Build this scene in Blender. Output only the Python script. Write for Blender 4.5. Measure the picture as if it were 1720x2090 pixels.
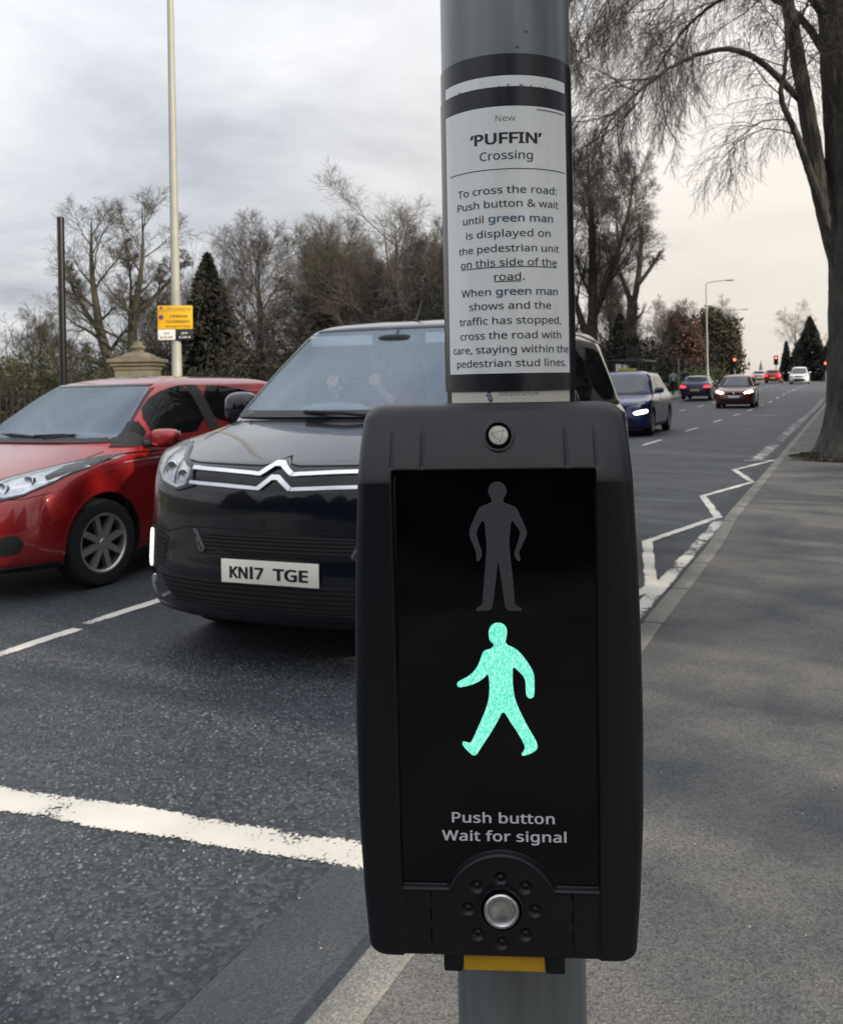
import bpy, bmesh, math, random
import numpy as np
from mathutils import Vector, Matrix
from mathutils.bvhtree import BVHTree
from mathutils.geometry import delaunay_2d_cdt

for o in list(bpy.data.objects):
    bpy.data.objects.remove(o)
S = bpy.context.scene
COL = S.collection
R_ = math.radians
# ------------------------------------------------------------------ camera
YAW = R_(24.6)
ROLL = 0.018
EYE = 1.36
cam = bpy.data.cameras.new("camera")
co = bpy.data.objects.new("camera", cam)
COL.objects.link(co)
cam.lens = 36 * 1900 / 2090
cam.sensor_width = 36
cam.sensor_fit = 'AUTO'
cam.shift_y = -258 / 2090
cam.clip_start = 0.05
cam.clip_end = 3000
cam.dof.use_dof = True
cam.dof.focus_distance = 0.74
cam.dof.aperture_fstop = 24
co.matrix_world = (Matrix.Translation((0, 0, EYE)) @ Matrix.Rotation(YAW, 4, 'Z') @ Matrix.Rotation(R_(90), 4, 'X')
                   @ Matrix.Rotation(-ROLL, 4, 'Z'))
S.camera = co
# ------------------------------------------------------------------ light
SUN_AZ = math.atan2(0.95, -0.30)       # clockwise from +Y
SUN_EL = R_(21)
w = bpy.data.worlds.new("World")
S.world = w
w.use_nodes = True
nt = w.node_tree
N, L = nt.nodes, nt.links
N.clear()
out = N.new('ShaderNodeOutputWorld')
bg = N.new('ShaderNodeBackground')
bg.inputs['Strength'].default_value = 0.1
L.new(bg.outputs[0], out.inputs[0])
sky = N.new('ShaderNodeTexSky')
sky.sky_type = 'NISHITA'
sky.sun_disc = False
sky.sun_elevation = SUN_EL
sky.sun_rotation = SUN_AZ
tc = N.new('ShaderNodeTexCoord')
sep = N.new('ShaderNodeSeparateXYZ')
L.new(tc.outputs['Generated'], sep.inputs[0])


def wmath(op, a, b=None, c=None, clamp=False):
    n = N.new('ShaderNodeMath')
    n.operation = op
    n.use_clamp = clamp
    for i, v in enumerate((a, b, c)):
        if v is None:
            continue
        if isinstance(v, (int, float)):
            n.inputs[i].default_value = v
        else:
            L.new(v, n.inputs[i])
    return n.outputs[0]


# cloud layer: direction divided by height so that the clouds flatten out towards the horizon
hgt = wmath('ADD', wmath('MAXIMUM', sep.outputs[2], 0.0), 0.16)
cxn = wmath('DIVIDE', sep.outputs[0], hgt)
cyn = wmath('DIVIDE', sep.outputs[1], hgt)
cmb = N.new('ShaderNodeCombineXYZ')
L.new(cxn, cmb.inputs[0]); L.new(cyn, cmb.inputs[1])
nz = N.new('ShaderNodeTexNoise')
nz.inputs['Scale'].default_value = 0.75
nz.inputs['Detail'].default_value = 5
nz.inputs['Roughness'].default_value = 0.56
nz.inputs['Distortion'].default_value = 0.6
L.new(cmb.outputs[0], nz.inputs['Vector'])
cr = N.new('ShaderNodeValToRGB')
L.new(nz.outputs[0], cr.inputs[0])
cr.color_ramp.elements[0].position = 0.36
cr.color_ramp.elements[0].color = (5.2, 5.45, 6.0, 1)
cr.color_ramp.elements[1].position = 0.66
cr.color_ramp.elements[1].color = (10.2, 10.2, 10.15, 1)
e = cr.color_ramp.elements.new(0.5)
e.color = (7.5, 7.7, 8.1, 1)
# brighter, warmer break in the cloud low over the far end of the road
dot = N.new('ShaderNodeVectorMath'); dot.operation = 'DOT_PRODUCT'
L.new(tc.outputs['Generated'], dot.inputs[0])
gd = Vector((-0.04, 1.0, 0.07)).normalized()
dot.inputs[1].default_value = gd
glow = wmath('POWER', wmath('MAXIMUM', dot.outputs['Value'], 0.0), 13.0)
gmix = N.new('ShaderNodeMix'); gmix.data_type = 'RGBA'
L.new(wmath('MULTIPLY', glow, 0.8), gmix.inputs['Factor'])
L.new(cr.outputs[0], gmix.inputs['A'])
gmix.inputs['B'].default_value = (10.9, 9.9, 8.5, 1)
smix = N.new('ShaderNodeMix'); smix.data_type = 'RGBA'
smix.inputs['Factor'].default_value = 0.93
L.new(sky.outputs[0], smix.inputs['A'])
L.new(gmix.outputs['Result'], smix.inputs['B'])
# an overcast sky is brightest overhead
vm = N.new('ShaderNodeVectorMath'); vm.operation = 'SCALE'
L.new(smix.outputs['Result'], vm.inputs[0])
L.new(wmath('ADD', wmath('MULTIPLY', wmath('MAXIMUM', sep.outputs[2], 0.0), 1.15), 0.80), vm.inputs['Scale'])
L.new(vm.outputs[0], bg.inputs['Color'])

sl = bpy.data.lights.new("sun", 'SUN')
sl.energy = 4.6
sl.angle = R_(0.6)
sl.color = (1.0, 0.87, 0.70)
so = bpy.data.objects.new("sun", sl)
COL.objects.link(so)
sdir = Vector((math.sin(SUN_AZ) * math.cos(SUN_EL), math.cos(SUN_AZ) * math.cos(SUN_EL), math.sin(SUN_EL)))
so.rotation_euler = sdir.to_track_quat('Z', 'Y').to_euler()
so.location = (0, 0, 30)
S.view_settings.view_transform = 'Standard'
S.view_settings.look = 'None'
S.view_settings.exposure = 0
S.view_settings.gamma = 1
S.cycles.use_denoising = True
S.cycles.max_bounces = 8
S.cycles.transparent_max_bounces = 12
S.cycles.caustics_reflective = False
S.cycles.caustics_refractive = False
S.cycles.sample_clamp_indirect = 4.0

# ------------------------------------------------------------------ materials
MATS = {}


def M(name, col=(.5, .5, .5), rough=.5, metal=0., coat=0., spec=.5, emit=None, estr=1., var=0., vscale=6., bump=0., bscale=60.,
      bdist=.01, alpha=None, col2=None, stretch=None, rvar=0.):
    """Principled material with noise driven colour variation and bump, in object coordinates."""
    if name in MATS:
        return MATS[name]
    m = bpy.data.materials.new(name)
    m.use_nodes = True
    t = m.node_tree
    p = t.nodes['Principled BSDF']
    p.inputs['Base Color'].default_value = (*col, 1)
    p.inputs['Roughness'].default_value = rough
    p.inputs['Metallic'].default_value = metal
    p.inputs['Coat Weight'].default_value = coat
    p.inputs['Coat Roughness'].default_value = .04
    p.inputs['Specular IOR Level'].default_value = spec
    if emit:
        p.inputs['Emission Color'].default_value = (*emit, 1)
        p.inputs['Emission Strength'].default_value = estr
    c = t.nodes.new('ShaderNodeTexCoord')
    vec = c.outputs['Object']
    if stretch:
        mp = t.nodes.new('ShaderNodeMapping')
        mp.inputs['Scale'].default_value = stretch
        t.links.new(vec, mp.inputs[0])
        vec = mp.outputs[0]
    if var or col2:
        n = t.nodes.new('ShaderNodeTexNoise')
        n.inputs['Scale'].default_value = vscale
        n.inputs['Detail'].default_value = 6
        n.inputs['Roughness'].default_value = .65
        t.links.new(vec, n.inputs['Vector'])
        r = t.nodes.new('ShaderNodeValToRGB')
        t.links.new(n.outputs[0], r.inputs[0])
        r.color_ramp.elements[0].position = .32
        r.color_ramp.elements[1].position = .68
        c2 = col2 or tuple(x * (1 - var) for x in col)
        r.color_ramp.elements[0].color = (*c2, 1)
        r.color_ramp.elements[1].color = (*(col if col2 else tuple(min(1, x * (1 + var)) for x in col)), 1)
        t.links.new(r.outputs[0], p.inputs['Base Color'])
        if rvar:
            mr = t.nodes.new('ShaderNodeMapRange')
            mr.inputs['To Min'].default_value = max(.02, rough - rvar)
            mr.inputs['To Max'].default_value = min(1, rough + rvar)
            t.links.new(n.outputs[0], mr.inputs['Value'])
            t.links.new(mr.outputs[0], p.inputs['Roughness'])
    if bump:
        n = t.nodes.new('ShaderNodeTexNoise')
        n.inputs['Scale'].default_value = bscale
        n.inputs['Detail'].default_value = 4
        t.links.new(vec, n.inputs['Vector'])
        b = t.nodes.new('ShaderNodeBump')
        b.inputs['Strength'].default_value = bump
        b.inputs['Distance'].default_value = bdist
        t.links.new(n.outputs[0], b.inputs['Height'])
        t.links.new(b.outputs[0], p.inputs['Normal'])
    MATS[name] = m
    return m


def glass(name, tint, refl=(.12, .75), rough=.02, gcol=(1, 1, 1)):
    if name in MATS:
        return MATS[name]
    m = bpy.data.materials.new(name)
    m.use_nodes = True
    t = m.node_tree
    t.nodes.clear()
    o = t.nodes.new('ShaderNodeOutputMaterial')
    mx = t.nodes.new('ShaderNodeMixShader')
    g = t.nodes.new('ShaderNodeBsdfGlossy')
    g.inputs['Roughness'].default_value = rough
    g.inputs['Color'].default_value = (*gcol, 1)
    tr = t.nodes.new('ShaderNodeBsdfTransparent')
    tr.inputs['Color'].default_value = (*tint, 1)
    lw = t.nodes.new('ShaderNodeLayerWeight')
    lw.inputs['Blend'].default_value = .35
    mr = t.nodes.new('ShaderNodeMapRange')
    mr.inputs['To Min'].default_value = refl[0]
    mr.inputs['To Max'].default_value = refl[1]
    t.links.new(lw.outputs['Fresnel'], mr.inputs['Value'])
    t.links.new(mr.outputs[0], mx.inputs[0])
    t.links.new(tr.outputs[0], mx.inputs[1])
    t.links.new(g.outputs[0], mx.inputs[2])
    t.links.new(mx.outputs[0], o.inputs[0])
    MATS[name] = m
    return m


# ------------------------------------------------------------------ object helpers
def tag(o, label=None, cat=None, group=None, kind=None):
    if label: o['label'] = label
    if cat: o['category'] = cat
    if group: o['group'] = group
    if kind: o['kind'] = kind
    return o


def thing(name, label, cat, loc=(0, 0, 0), rz=0., group=None):
    o = bpy.data.objects.new(name, None)
    o.empty_display_size = .2
    COL.objects.link(o)
    o.location = loc
    o.rotation_euler = (0, 0, rz)
    return tag(o, label, cat, group)


def mk(name, v, f, mat, parent=None, smooth=None):
    """One mesh object; f is a list of faces or an (n,k) integer array; smooth = None, True or an angle in degrees."""
    me = bpy.data.meshes.new(name)
    if isinstance(f, np.ndarray) and isinstance(v, np.ndarray):
        n, k = f.shape
        me.vertices.add(len(v)); me.vertices.foreach_set('co', v.astype(np.float32).ravel())
        me.loops.add(n * k); me.loops.foreach_set('vertex_index', f.astype(np.int32).ravel())
        me.polygons.add(n)
        me.polygons.foreach_set('loop_start', np.arange(0, n * k, k, dtype=np.int32))
        me.polygons.foreach_set('loop_total', np.full(n, k, dtype=np.int32))
        me.update(calc_edges=True)
    else:
        me.from_pydata([tuple(map(float, p)) for p in v], [], [tuple(map(int, q)) for q in f])
        me.update()
    if mat:
        me.materials.append(mat)
    if smooth:
        me.shade_smooth()
        if smooth is not True:
            me.set_sharp_from_angle(angle=R_(smooth))
    o = bpy.data.objects.new(name, me)
    COL.objects.link(o)
    if parent:
        o.parent = parent
    return o


def copy_tree(o, parent=None):
    c = o.copy()
    COL.objects.link(c)
    if parent:
        c.parent = parent
    for ch in list(o.children):
        copy_tree(ch, c)
    return c


class MB:
    """Collects simple solids into one mesh."""
    def __init__(s): s.v, s.f = [], []

    def add(s, v, f):
        n = len(s.v)
        s.v += [tuple(map(float, p)) for p in v]
        s.f += [tuple(int(i) + n for i in q) for q in f]
        return s

    def box(s, a, b, bev=0.):
        if bev:
            bm = bmesh.new()
            bmesh.ops.create_cube(bm, size=1)
            for q in bm.verts:
                q.co = Vector(((a[i] + b[i]) / 2 + q.co[i] * (b[i] - a[i]) for i in range(3)))
            bmesh.ops.bevel(bm, geom=bm.edges[:], offset=bev, segments=2, affect='EDGES', profile=.6)
            bm.verts.index_update()
            s.add([q.co for q in bm.verts], [[q.index for q in fc.verts] for fc in bm.faces])
            bm.free()
            return s
        x0, y0, z0 = a; x1, y1, z1 = b
        return s.add([(x0, y0, z0), (x1, y0, z0), (x1, y1, z0), (x0, y1, z0), (x0, y0, z1), (x1, y0, z1), (x1, y1, z1), (x0, y1, z1)],
                     [(0, 3, 2, 1), (4, 5, 6, 7), (0, 1, 5, 4), (1, 2, 6, 5), (2, 3, 7, 6), (3, 0, 4, 7)])

    def lathe(s, prof, n=32, M4=None, cap=True):
        """prof = [(r, z)...] turned about Z, then moved by the matrix M4."""
        v, f = [], []
        for r, z in prof:
            for i in range(n):
                a = 2 * math.pi * i / n
                v.append(Vector((r * math.cos(a), r * math.sin(a), z)))
        for k in range(len(prof) - 1):
            for i in range(n):
                j = (i + 1) % n
                f.append((k * n + i, k * n + j, (k + 1) * n + j, (k + 1) * n + i))
        if cap:
            f.append(tuple(range(n))[::-1])
            f.append(tuple((len(prof) - 1) * n + i for i in range(n)))
        if M4 is not None:
            v = [M4 @ p for p in v]
        return s.add(v, f)

    def tube(s, pts, r, n=10):
        pts = [Vector(p) for p in pts]
        rr = r if isinstance(r, (list, tuple)) else [r] * len(pts)
        v, f = [], []
        ref = Vector((.12, .33, .94))
        for i, p in enumerate(pts):
            d = (pts[min(i + 1, len(pts) - 1)] - pts[max(i - 1, 0)]).normalized()
            if abs(d.dot(ref)) > .97:
                ref = Vector((1, .1, 0)).normalized()
            a = d.cross(ref).normalized(); b = d.cross(a)
            for k in range(n):
                t = 2 * math.pi * k / n
                v.append(p + (a * math.cos(t) + b * math.sin(t)) * rr[i])
        for i in range(len(pts) - 1):
            for k in range(n):
                q = (k + 1) % n
                f.append((i * n + k, i * n + q, (i + 1) * n + q, (i + 1) * n + k))
        f.append(tuple(range(n))[::-1]); f.append(tuple((len(pts) - 1) * n + k for k in range(n)))
        return s.add(v, f)

    def ell(s, c, rad, e=1., nu=20, nv=12):
        """superellipsoid; e<1 is boxier"""
        def pw(x, k): return math.copysign(abs(x) ** k, x)
        v, f = [], []
        for i in range(nv + 1):
            ph = -math.pi / 2 + math.pi * i / nv
            for j in range(nu):
                th = 2 * math.pi * j / nu
                v.append((c[0] + rad[0] * pw(math.cos(ph), e) * pw(math.cos(th), e), c[1] + rad[1] * pw(math.cos(ph), e) * pw(math.sin(th), e),
                          c[2] + rad[2] * pw(math.sin(ph), e)))
        for i in range(nv):
            for j in range(nu):
                q = (j + 1) % nu
                f.append((i * nu + j, i * nu + q, (i + 1) * nu + q, (i + 1) * nu + j))
        return s.add(v, f)

    def build(s, name, mat, parent=None, smooth=None):
        return mk(name, s.v, s.f, mat, parent, smooth)


FONT = None
try:
    import os
    FONT = bpy.data.fonts.load(os.path.join(bpy.utils.system_resource('DATAFILES'), 'fonts', 'NotoSansHebrew-Regular.woff2'))
except Exception:
    FONT = None


def text_geo(body, size=1., bold=0., res=4, spacing=1.):
    """Flat lettering as (n,2) vertices and faces, left edge at x=0, baseline at y=0; also its width and cap height."""
    cu = bpy.data.curves.new('lettering', 'FONT')
    cu.body = body
    cu.size = size
    if FONT:
        cu.font = FONT
    cu.resolution_u = res
    cu.space_character = spacing
    cu.fill_mode = 'FRONT'
    ob = bpy.data.objects.new('lettering', cu)
    COL.objects.link(ob)
    dg = bpy.context.evaluated_depsgraph_get()
    me = bpy.data.meshes.new_from_object(ob.evaluated_get(dg))
    v = np.array([p.co[:2] for p in me.vertices]).reshape(-1, 2)
    f = [list(p.vertices) for p in me.polygons]
    bpy.data.objects.remove(ob); bpy.data.meshes.remove(me); bpy.data.curves.remove(cu)
    v[:, 0] -= v[:, 0].min()
    v = np.column_stack([v, np.zeros(len(v))])
    if bold:            # heavier weight: the same letters again, shifted a hair and laid over one another
        n = len(v)
        V, F = [v], list(f)
        for k, (dx, dy) in enumerate(((1, 0), (-1, 0), (0, .7), (0, -.7), (.7, .5), (-.7, -.5), (.7, -.5), (-.7, .5))):
            V.append(v + np.array([dx * bold, dy * bold, k + 1.]))
            F += [[i + n * (k + 1) for i in q] for q in f]
        v, f = np.concatenate(V), F
        v[:, 0] -= v[:, 0].min()
    return v, f, v[:, 0].max()


def text_fit(body, x0, x1, base, height, bold=0., spacing=1.):
    """lettering stretched to run from x0 to x1 with capitals of the given height"""
    v, f, wd = text_geo(body, 1., bold, 4, spacing)
    v = v.copy()
    v[:, 0] = x0 + v[:, 0] * (x1 - x0) / wd
    v[:, 1] = base + v[:, 1] * height / .714
    v[:, 2] *= 2e-5
    return v, f


# ------------------------------------------------------------------ lie of the land
def zr(y):
    """the road is level near the crossing and climbs gently to a crest far away"""
    y = np.asarray(y, float)
    u = np.clip((y - 40) / 30, 0, 1)
    ramp = np.where(y > 40, .013 * (y - 40) * (u * u * (3 - 2 * u)), 0)
    lim = 1.22
    return np.where(ramp > .8, .8 + (lim - .8) * (1 - np.exp(-(ramp - .8) / (lim - .8))), ramp)


def xc(y):
    return .0001 * np.maximum(np.asarray(y, float) - 45, 0) ** 2


def warp(v):
    v = np.array(v, float).reshape(-1, 3)
    v[:, 0] += xc(v[:, 1]) * (v[:, 1] < 400)
    v[:, 2] += zr(v[:, 1])
    return v


def ysteps(y0, y1):
    ys = [y0]
    while ys[-1] < y1:
        y = ys[-1]
        ys.append(min(y1, y + max(.5, abs(y) * .06)))
    return ys


def sheet(name, xs, ys, zf, mat, kind='structure', smooth=True, parent=None):
    v = np.array([(x, y, zf(x, y)) for y in ys for x in xs])
    nx = len(xs)
    f = np.array([(j * nx + i, j * nx + i + 1, (j + 1) * nx + i + 1, (j + 1) * nx + i) for j in range(len(ys) - 1) for i in range(nx - 1)])
    o = mk(name, warp(v), f, mat, parent, smooth)
    return tag(o, kind=kind) if kind else o


def strip_mesh(paths, width):
    """flat painted strips along polylines (x, y); uv v runs across"""
    V, F, UV = [], [], []
    for pts in paths:
        p = []
        for a, b in zip(pts[:-1], pts[1:]):
            n = max(1, int(math.dist(a, b) / .6))
            p += [(a[0] + (b[0] - a[0]) * i / n, a[1] + (b[1] - a[1]) * i / n) for i in range(n)]
        p.append(pts[-1])
        p = np.array(p, float)
        base = len(V); run = 0
        for i in range(len(p)):
            d0 = p[i] - p[i - 1] if i else p[1] - p[0]
            d1 = p[i + 1] - p[i] if i < len(p) - 1 else d0
            d0 = d0 / np.linalg.norm(d0); d1 = d1 / np.linalg.norm(d1)
            n0 = np.array([-d0[1], d0[0]]); n1 = np.array([-d1[1], d1[0]])
            m = n0 + n1; m = m / np.linalg.norm(m)
            k = width / 2 / max(.35, m @ n0)
            if i: run += np.linalg.norm(p[i] - p[i - 1])
            for s, q in ((-1, 0.), (1, 1.)):
                V.append((p[i][0] + m[0] * k * s, p[i][1] + m[1] * k * s, 0)); UV.append((run, q))
        for i in range(len(p) - 1):
            a = base + 2 * i
            F.append((a, a + 2, a + 3, a + 1))
    return np.array(V), F, UV


def marking(name, paths, width, mat, z=.004):
    v, f, uv = strip_mesh(paths, width)
    v[:, 2] = z
    o = mk(name, warp(v), f, mat)
    ly = o.data.uv_layers.new(name='UVMap')
    for l in o.data.loops:
        ly.data[l.index].uv = uv[l.vertex_index]
    return tag(o, kind='structure')


# ------------------------------------------------------------------ ground materials
def asphalt_mat():
    m = bpy.data.materials.new('asphalt')
    m.use_nodes = True
    t = m.node_tree; n = t.nodes; l = t.links
    p = n['Principled BSDF']
    tc = n.new('ShaderNodeTexCoord')
    vo = n.new('ShaderNodeTexVoronoi'); vo.inputs['Scale'].default_value = 70
    l.new(tc.outputs['Object'], vo.inputs['Vector'])
    no = n.new('ShaderNodeTexNoise'); no.inputs['Scale'].default_value = .9; no.inputs['Detail'].default_value = 8
    l.new(tc.outputs['Object'], no.inputs['Vector'])
    fine = n.new('ShaderNodeTexNoise'); fine.inputs['Scale'].default_value = 260; fine.inputs['Detail'].default_value = 3
    l.new(tc.outputs['Object'], fine.inputs['Vector'])
    # stone colour: one grey per cell
    bw = n.new('ShaderNodeSeparateColor'); l.new(vo.outputs['Color'], bw.inputs[0])
    r = n.new('ShaderNodeValToRGB')
    l.new(bw.outputs[0], r.inputs[0])
    r.color_ramp.elements[0].color = (.026, .030, .036, 1)
    r.color_ramp.elements[1].color = (.080, .090, .102, 1)
    r.color_ramp.elements[1].position = .95
    e = r.color_ramp.elements.new(.6); e.color = (.049, .056, .066, 1)
    mx = n.new('ShaderNodeMix'); mx.data_type = 'RGBA'; mx.blend_type = 'MULTIPLY'
    mx.inputs['Factor'].default_value = .8
    r2 = n.new('ShaderNodeValToRGB'); l.new(no.outputs[0], r2.inputs[0])
    r2.color_ramp.elements[0].position = .3; r2.color_ramp.elements[0].color = (.60, .60, .60, 1)
    r2.color_ramp.elements[1].position = .7; r2.color_ramp.elements[1].color = (1.32, 1.32, 1.32, 1)
    l.new(r.outputs[0], mx.inputs['A']); l.new(r2.outputs[0], mx.inputs['B'])
    l.new(mx.outputs['Result'], p.inputs['Base Color'])
    p.inputs['Roughness'].default_value = .62
    p.inputs['Specular IOR Level'].default_value = .42
    ad = n.new('ShaderNodeMath'); ad.operation = 'MULTIPLY_ADD'
    l.new(vo.outputs['Distance'], ad.inputs[0]); ad.inputs[1].default_value = -1.0
    l.new(fine.outputs[0], ad.inputs[2])
    b = n.new('ShaderNodeBump'); b.inputs['Strength'].default_value = .75; b.inputs['Distance'].default_value = .006
    l.new(ad.outputs[0], b.inputs['Height']); l.new(b.outputs[0], p.inputs['Normal'])
    return m


def paving_mat(name, c1, c2, speck=.5):
    m = bpy.data.materials.new(name)
    m.use_nodes = True
    t = m.node_tree; n = t.nodes; l = t.links
    p = n['Principled BSDF']
    tc = n.new('ShaderNodeTexCoord')
    a = n.new('ShaderNodeTexNoise'); a.inputs['Scale'].default_value = 1.4; a.inputs['Detail'].default_value = 9; a.inputs['Roughness'].default_value = .62
    l.new(tc.outputs['Object'], a.inputs['Vector'])
    r = n.new('ShaderNodeValToRGB'); l.new(a.outputs[0], r.inputs[0])
    r.color_ramp.elements[0].position = .34; r.color_ramp.elements[0].color = (*c1, 1)
    r.color_ramp.elements[1].position = .64; r.color_ramp.elements[1].color = (*c2, 1)
    vo = n.new('ShaderNodeTexVoronoi'); vo.inputs['Scale'].default_value = 170
    l.new(tc.outputs['Object'], vo.inputs['Vector'])
    sc = n.new('ShaderNodeSeparateColor'); l.new(vo.outputs['Color'], sc.inputs[0])
    r2 = n.new('ShaderNodeValToRGB'); l.new(sc.outputs[0], r2.inputs[0])
    r2.color_ramp.elements[0].color = (1 - speck, 1 - speck, 1 - speck, 1)
    r2.color_ramp.elements[1].position = 1; r2.color_ramp.elements[1].color = (1.6, 1.6, 1.6, 1)
    e = r2.color_ramp.elements.new(.5); e.color = (.95, .95, .95, 1)
    e = r2.color_ramp.elements.new(.93); e.color = (1.15, 1.15, 1.15, 1)
    mx = n.new('ShaderNodeMix'); mx.data_type = 'RGBA'; mx.blend_type = 'MULTIPLY'; mx.inputs['Factor'].default_value = .8
    l.new(r.outputs[0], mx.inputs['A']); l.new(r2.outputs[0], mx.inputs['B'])
    l.new(mx.outputs['Result'], p.inputs['Base Color'])
    p.inputs['Roughness'].default_value = .72
    b = n.new('ShaderNodeBump'); b.inputs['Strength'].default_value = .5; b.inputs['Distance'].default_value = .003
    l.new(vo.outputs['Distance'], b.inputs['Height']); l.new(b.outputs[0], p.inputs['Normal'])
    return m


def paint_mat(name, col, wear, edge, scale=38.):
    """worn road paint: it is missing where the noise is low, more so towards the edges of the stroke"""
    m = bpy.data.materials.new(name)
    m.use_nodes = True
    t = m.node_tree; n = t.nodes; l = t.links
    p = n['Principled BSDF']
    p.inputs['Roughness'].default_value = .6
    tc = n.new('ShaderNodeTexCoord'); uv = n.new('ShaderNodeUVMap')
    s = n.new('ShaderNodeSeparateXYZ'); l.new(uv.outputs[0], s.inputs[0])

    def mt(op, a, b=None, c=None):
        q = n.new('ShaderNodeMath'); q.operation = op
        for i, x in enumerate((a, b, c)):
            if x is None: continue
            if isinstance(x, (int, float)): q.inputs[i].default_value = x
            else: l.new(x, q.inputs[i])
        return q.outputs[0]
    d = mt('ABSOLUTE', mt('SUBTRACT', s.outputs[1], .5))            # 0 in the middle, .5 at the edge
    ed = mt('POWER', mt('MULTIPLY', d, 2.), 5.)
    a = n.new('ShaderNodeTexNoise'); a.inputs['Scale'].default_value = scale; a.inputs['Detail'].default_value = 5; a.inputs['Roughness'].default_value = .7
    l.new(tc.outputs['Object'], a.inputs['Vector'])
    b = n.new('ShaderNodeTexNoise'); b.inputs['Scale'].default_value = 3.1; b.inputs['Detail'].default_value = 3
    l.new(tc.outputs['Object'], b.inputs['Vector'])
    v = mt('ADD', a.outputs[0], mt('MULTIPLY', b.outputs[0], .9))
    v = mt('SUBTRACT', v, mt('MULTIPLY', ed, edge))
    k = mt('GREATER_THAN', v, wear)
    r = n.new('ShaderNodeValToRGB'); l.new(b.outputs[0], r.inputs[0])
    r.color_ramp.elements[0].position = .3; r.color_ramp.elements[1].position = .7
    r.color_ramp.elements[0].color = (*[x * .82 for x in col], 1); r.color_ramp.elements[1].color = (*col, 1)
    l.new(r.outputs[0], p.inputs['Base Color'])
    bp = n.new('ShaderNodeBump'); bp.inputs['Strength'].default_value = .4; bp.inputs['Distance'].default_value = .004
    l.new(a.outputs[0], bp.inputs['Height']); l.new(bp.outputs[0], p.inputs['Normal'])
    tr = n.new('ShaderNodeBsdfTransparent'); mx = n.new('ShaderNodeMixShader')
    l.new(k, mx.inputs[0]); l.new(tr.outputs[0], mx.inputs[1]); l.new(p.outputs[0], mx.inputs[2])
    l.new(mx.outputs[0], n['Material Output'].inputs[0])
    return m


A_ROAD = asphalt_mat()
A_PAVE = paving_mat('footway_asphalt', (.062, .068, .073), (.158, .150, .136), .6)
A_GUT = paving_mat('channel_asphalt', (.040, .046, .053), (.062, .068, .074), .45)
K_STONE = paving_mat('kerb_stone', (.155, .15, .135), (.255, .245, .215), .45)
P_WHITE = paint_mat('road_paint', (.74, .71, .64), .77, .50, 75.)
P_WORN = paint_mat('worn_road_paint', (.70, .68, .62), .86, .35)
P_SHINE = paint_mat('pale_channel_shine', (.50, .50, .48), .98, .3, 16.)  # lighter channel surface with its wet shine put into the colour

# ------------------------------------------------------------------ setting
NEARK, FARK = -.95, -9.9


def ramp_up(y):
    return float(np.interp(y, [-60, 7.9, 9.2, 500], [.02, .02, .09, .11]))


YS = ysteps(-30, 330)
sheet('ground', [-420, -200, -90, -40, -25, -13.6, -11, 0, 8, 25, 60, 150, 420], [-120, -60] + YS + [420, 520, 700, 1000],
      lambda x, y: -.06, M('soil', (.05, .045, .03), .95, var=.4, vscale=.3))
sheet('road', list(np.linspace(FARK, NEARK - .12, 12)), YS, lambda x, y: 0, A_ROAD)
sheet('channel', [NEARK - .40, NEARK - .25, NEARK - .115], YS, lambda x, y: .003, A_GUT)
# kerb: bevelled section run along the pavement edge
prof = [(-.118, -.02), (-.112, .0), (-.10, .006), (-.02, .006), (0, .004), (0, -.05)]


def kerb(name, x0, sgn):
    v, f = [], []
    ys = ysteps(-20, 330)
    for y in ys:
        h = ramp_up(y) if sgn > 0 else .1
        for px, pz in prof:
            v.append((x0 + sgn * px, y, h + pz if pz > -.01 else (pz if px < -.05 else h + pz)))
    k = len(prof)
    for j in range(len(ys) - 1):
        for i in range(k - 1):
            q = (j * k + i, j * k + i + 1, (j + 1) * k + i + 1, (j + 1) * k + i)
            f.append(q if sgn > 0 else q[::-1])
    tag(mk(name, warp(v), f, K_STONE, None, 35), kind='structure')


kerb('kerb', NEARK, 1)
kerb('kerb', FARK - .12, -1)
# joints between kerb stones
jb = MB()
for k in range(46):
    y = -1.2 + .915 * k
    h = ramp_up(y)
    jb.box((NEARK - .113, y, 0.0), (NEARK - .001, y + .009, h + .0075))
tag(mk('kerb_joints', warp(jb.v), jb.f, M('joint_dirt', (.06, .055, .045), .9)), kind='structure')
sheet('pavement', [NEARK + .001, -.5, .2, 1, 2.5, 5, 8.5], YS, lambda x, y: ramp_up(y) + .001 + .012 * max(0, x - NEARK), A_PAVE)
sheet('far_pavement', [-13.0, -11.5, FARK - .24], YS, lambda x, y: .105, paving_mat('far_footway', (.17, .165, .15), (.24, .23, .20)))
sheet('park_ground', [-60, -40, -25, -13.4], ysteps(-30, 200), lambda x, y: .06, M('park_grass', (.045, .055, .02), .95, col2=(.06, .05, .028), vscale=.8, bump=.6, bscale=30, bdist=.05))
sheet('verge', [8.5, 14, 30, 60], ysteps(-30, 200), lambda x, y: .1, M('park_grass'))
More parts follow.
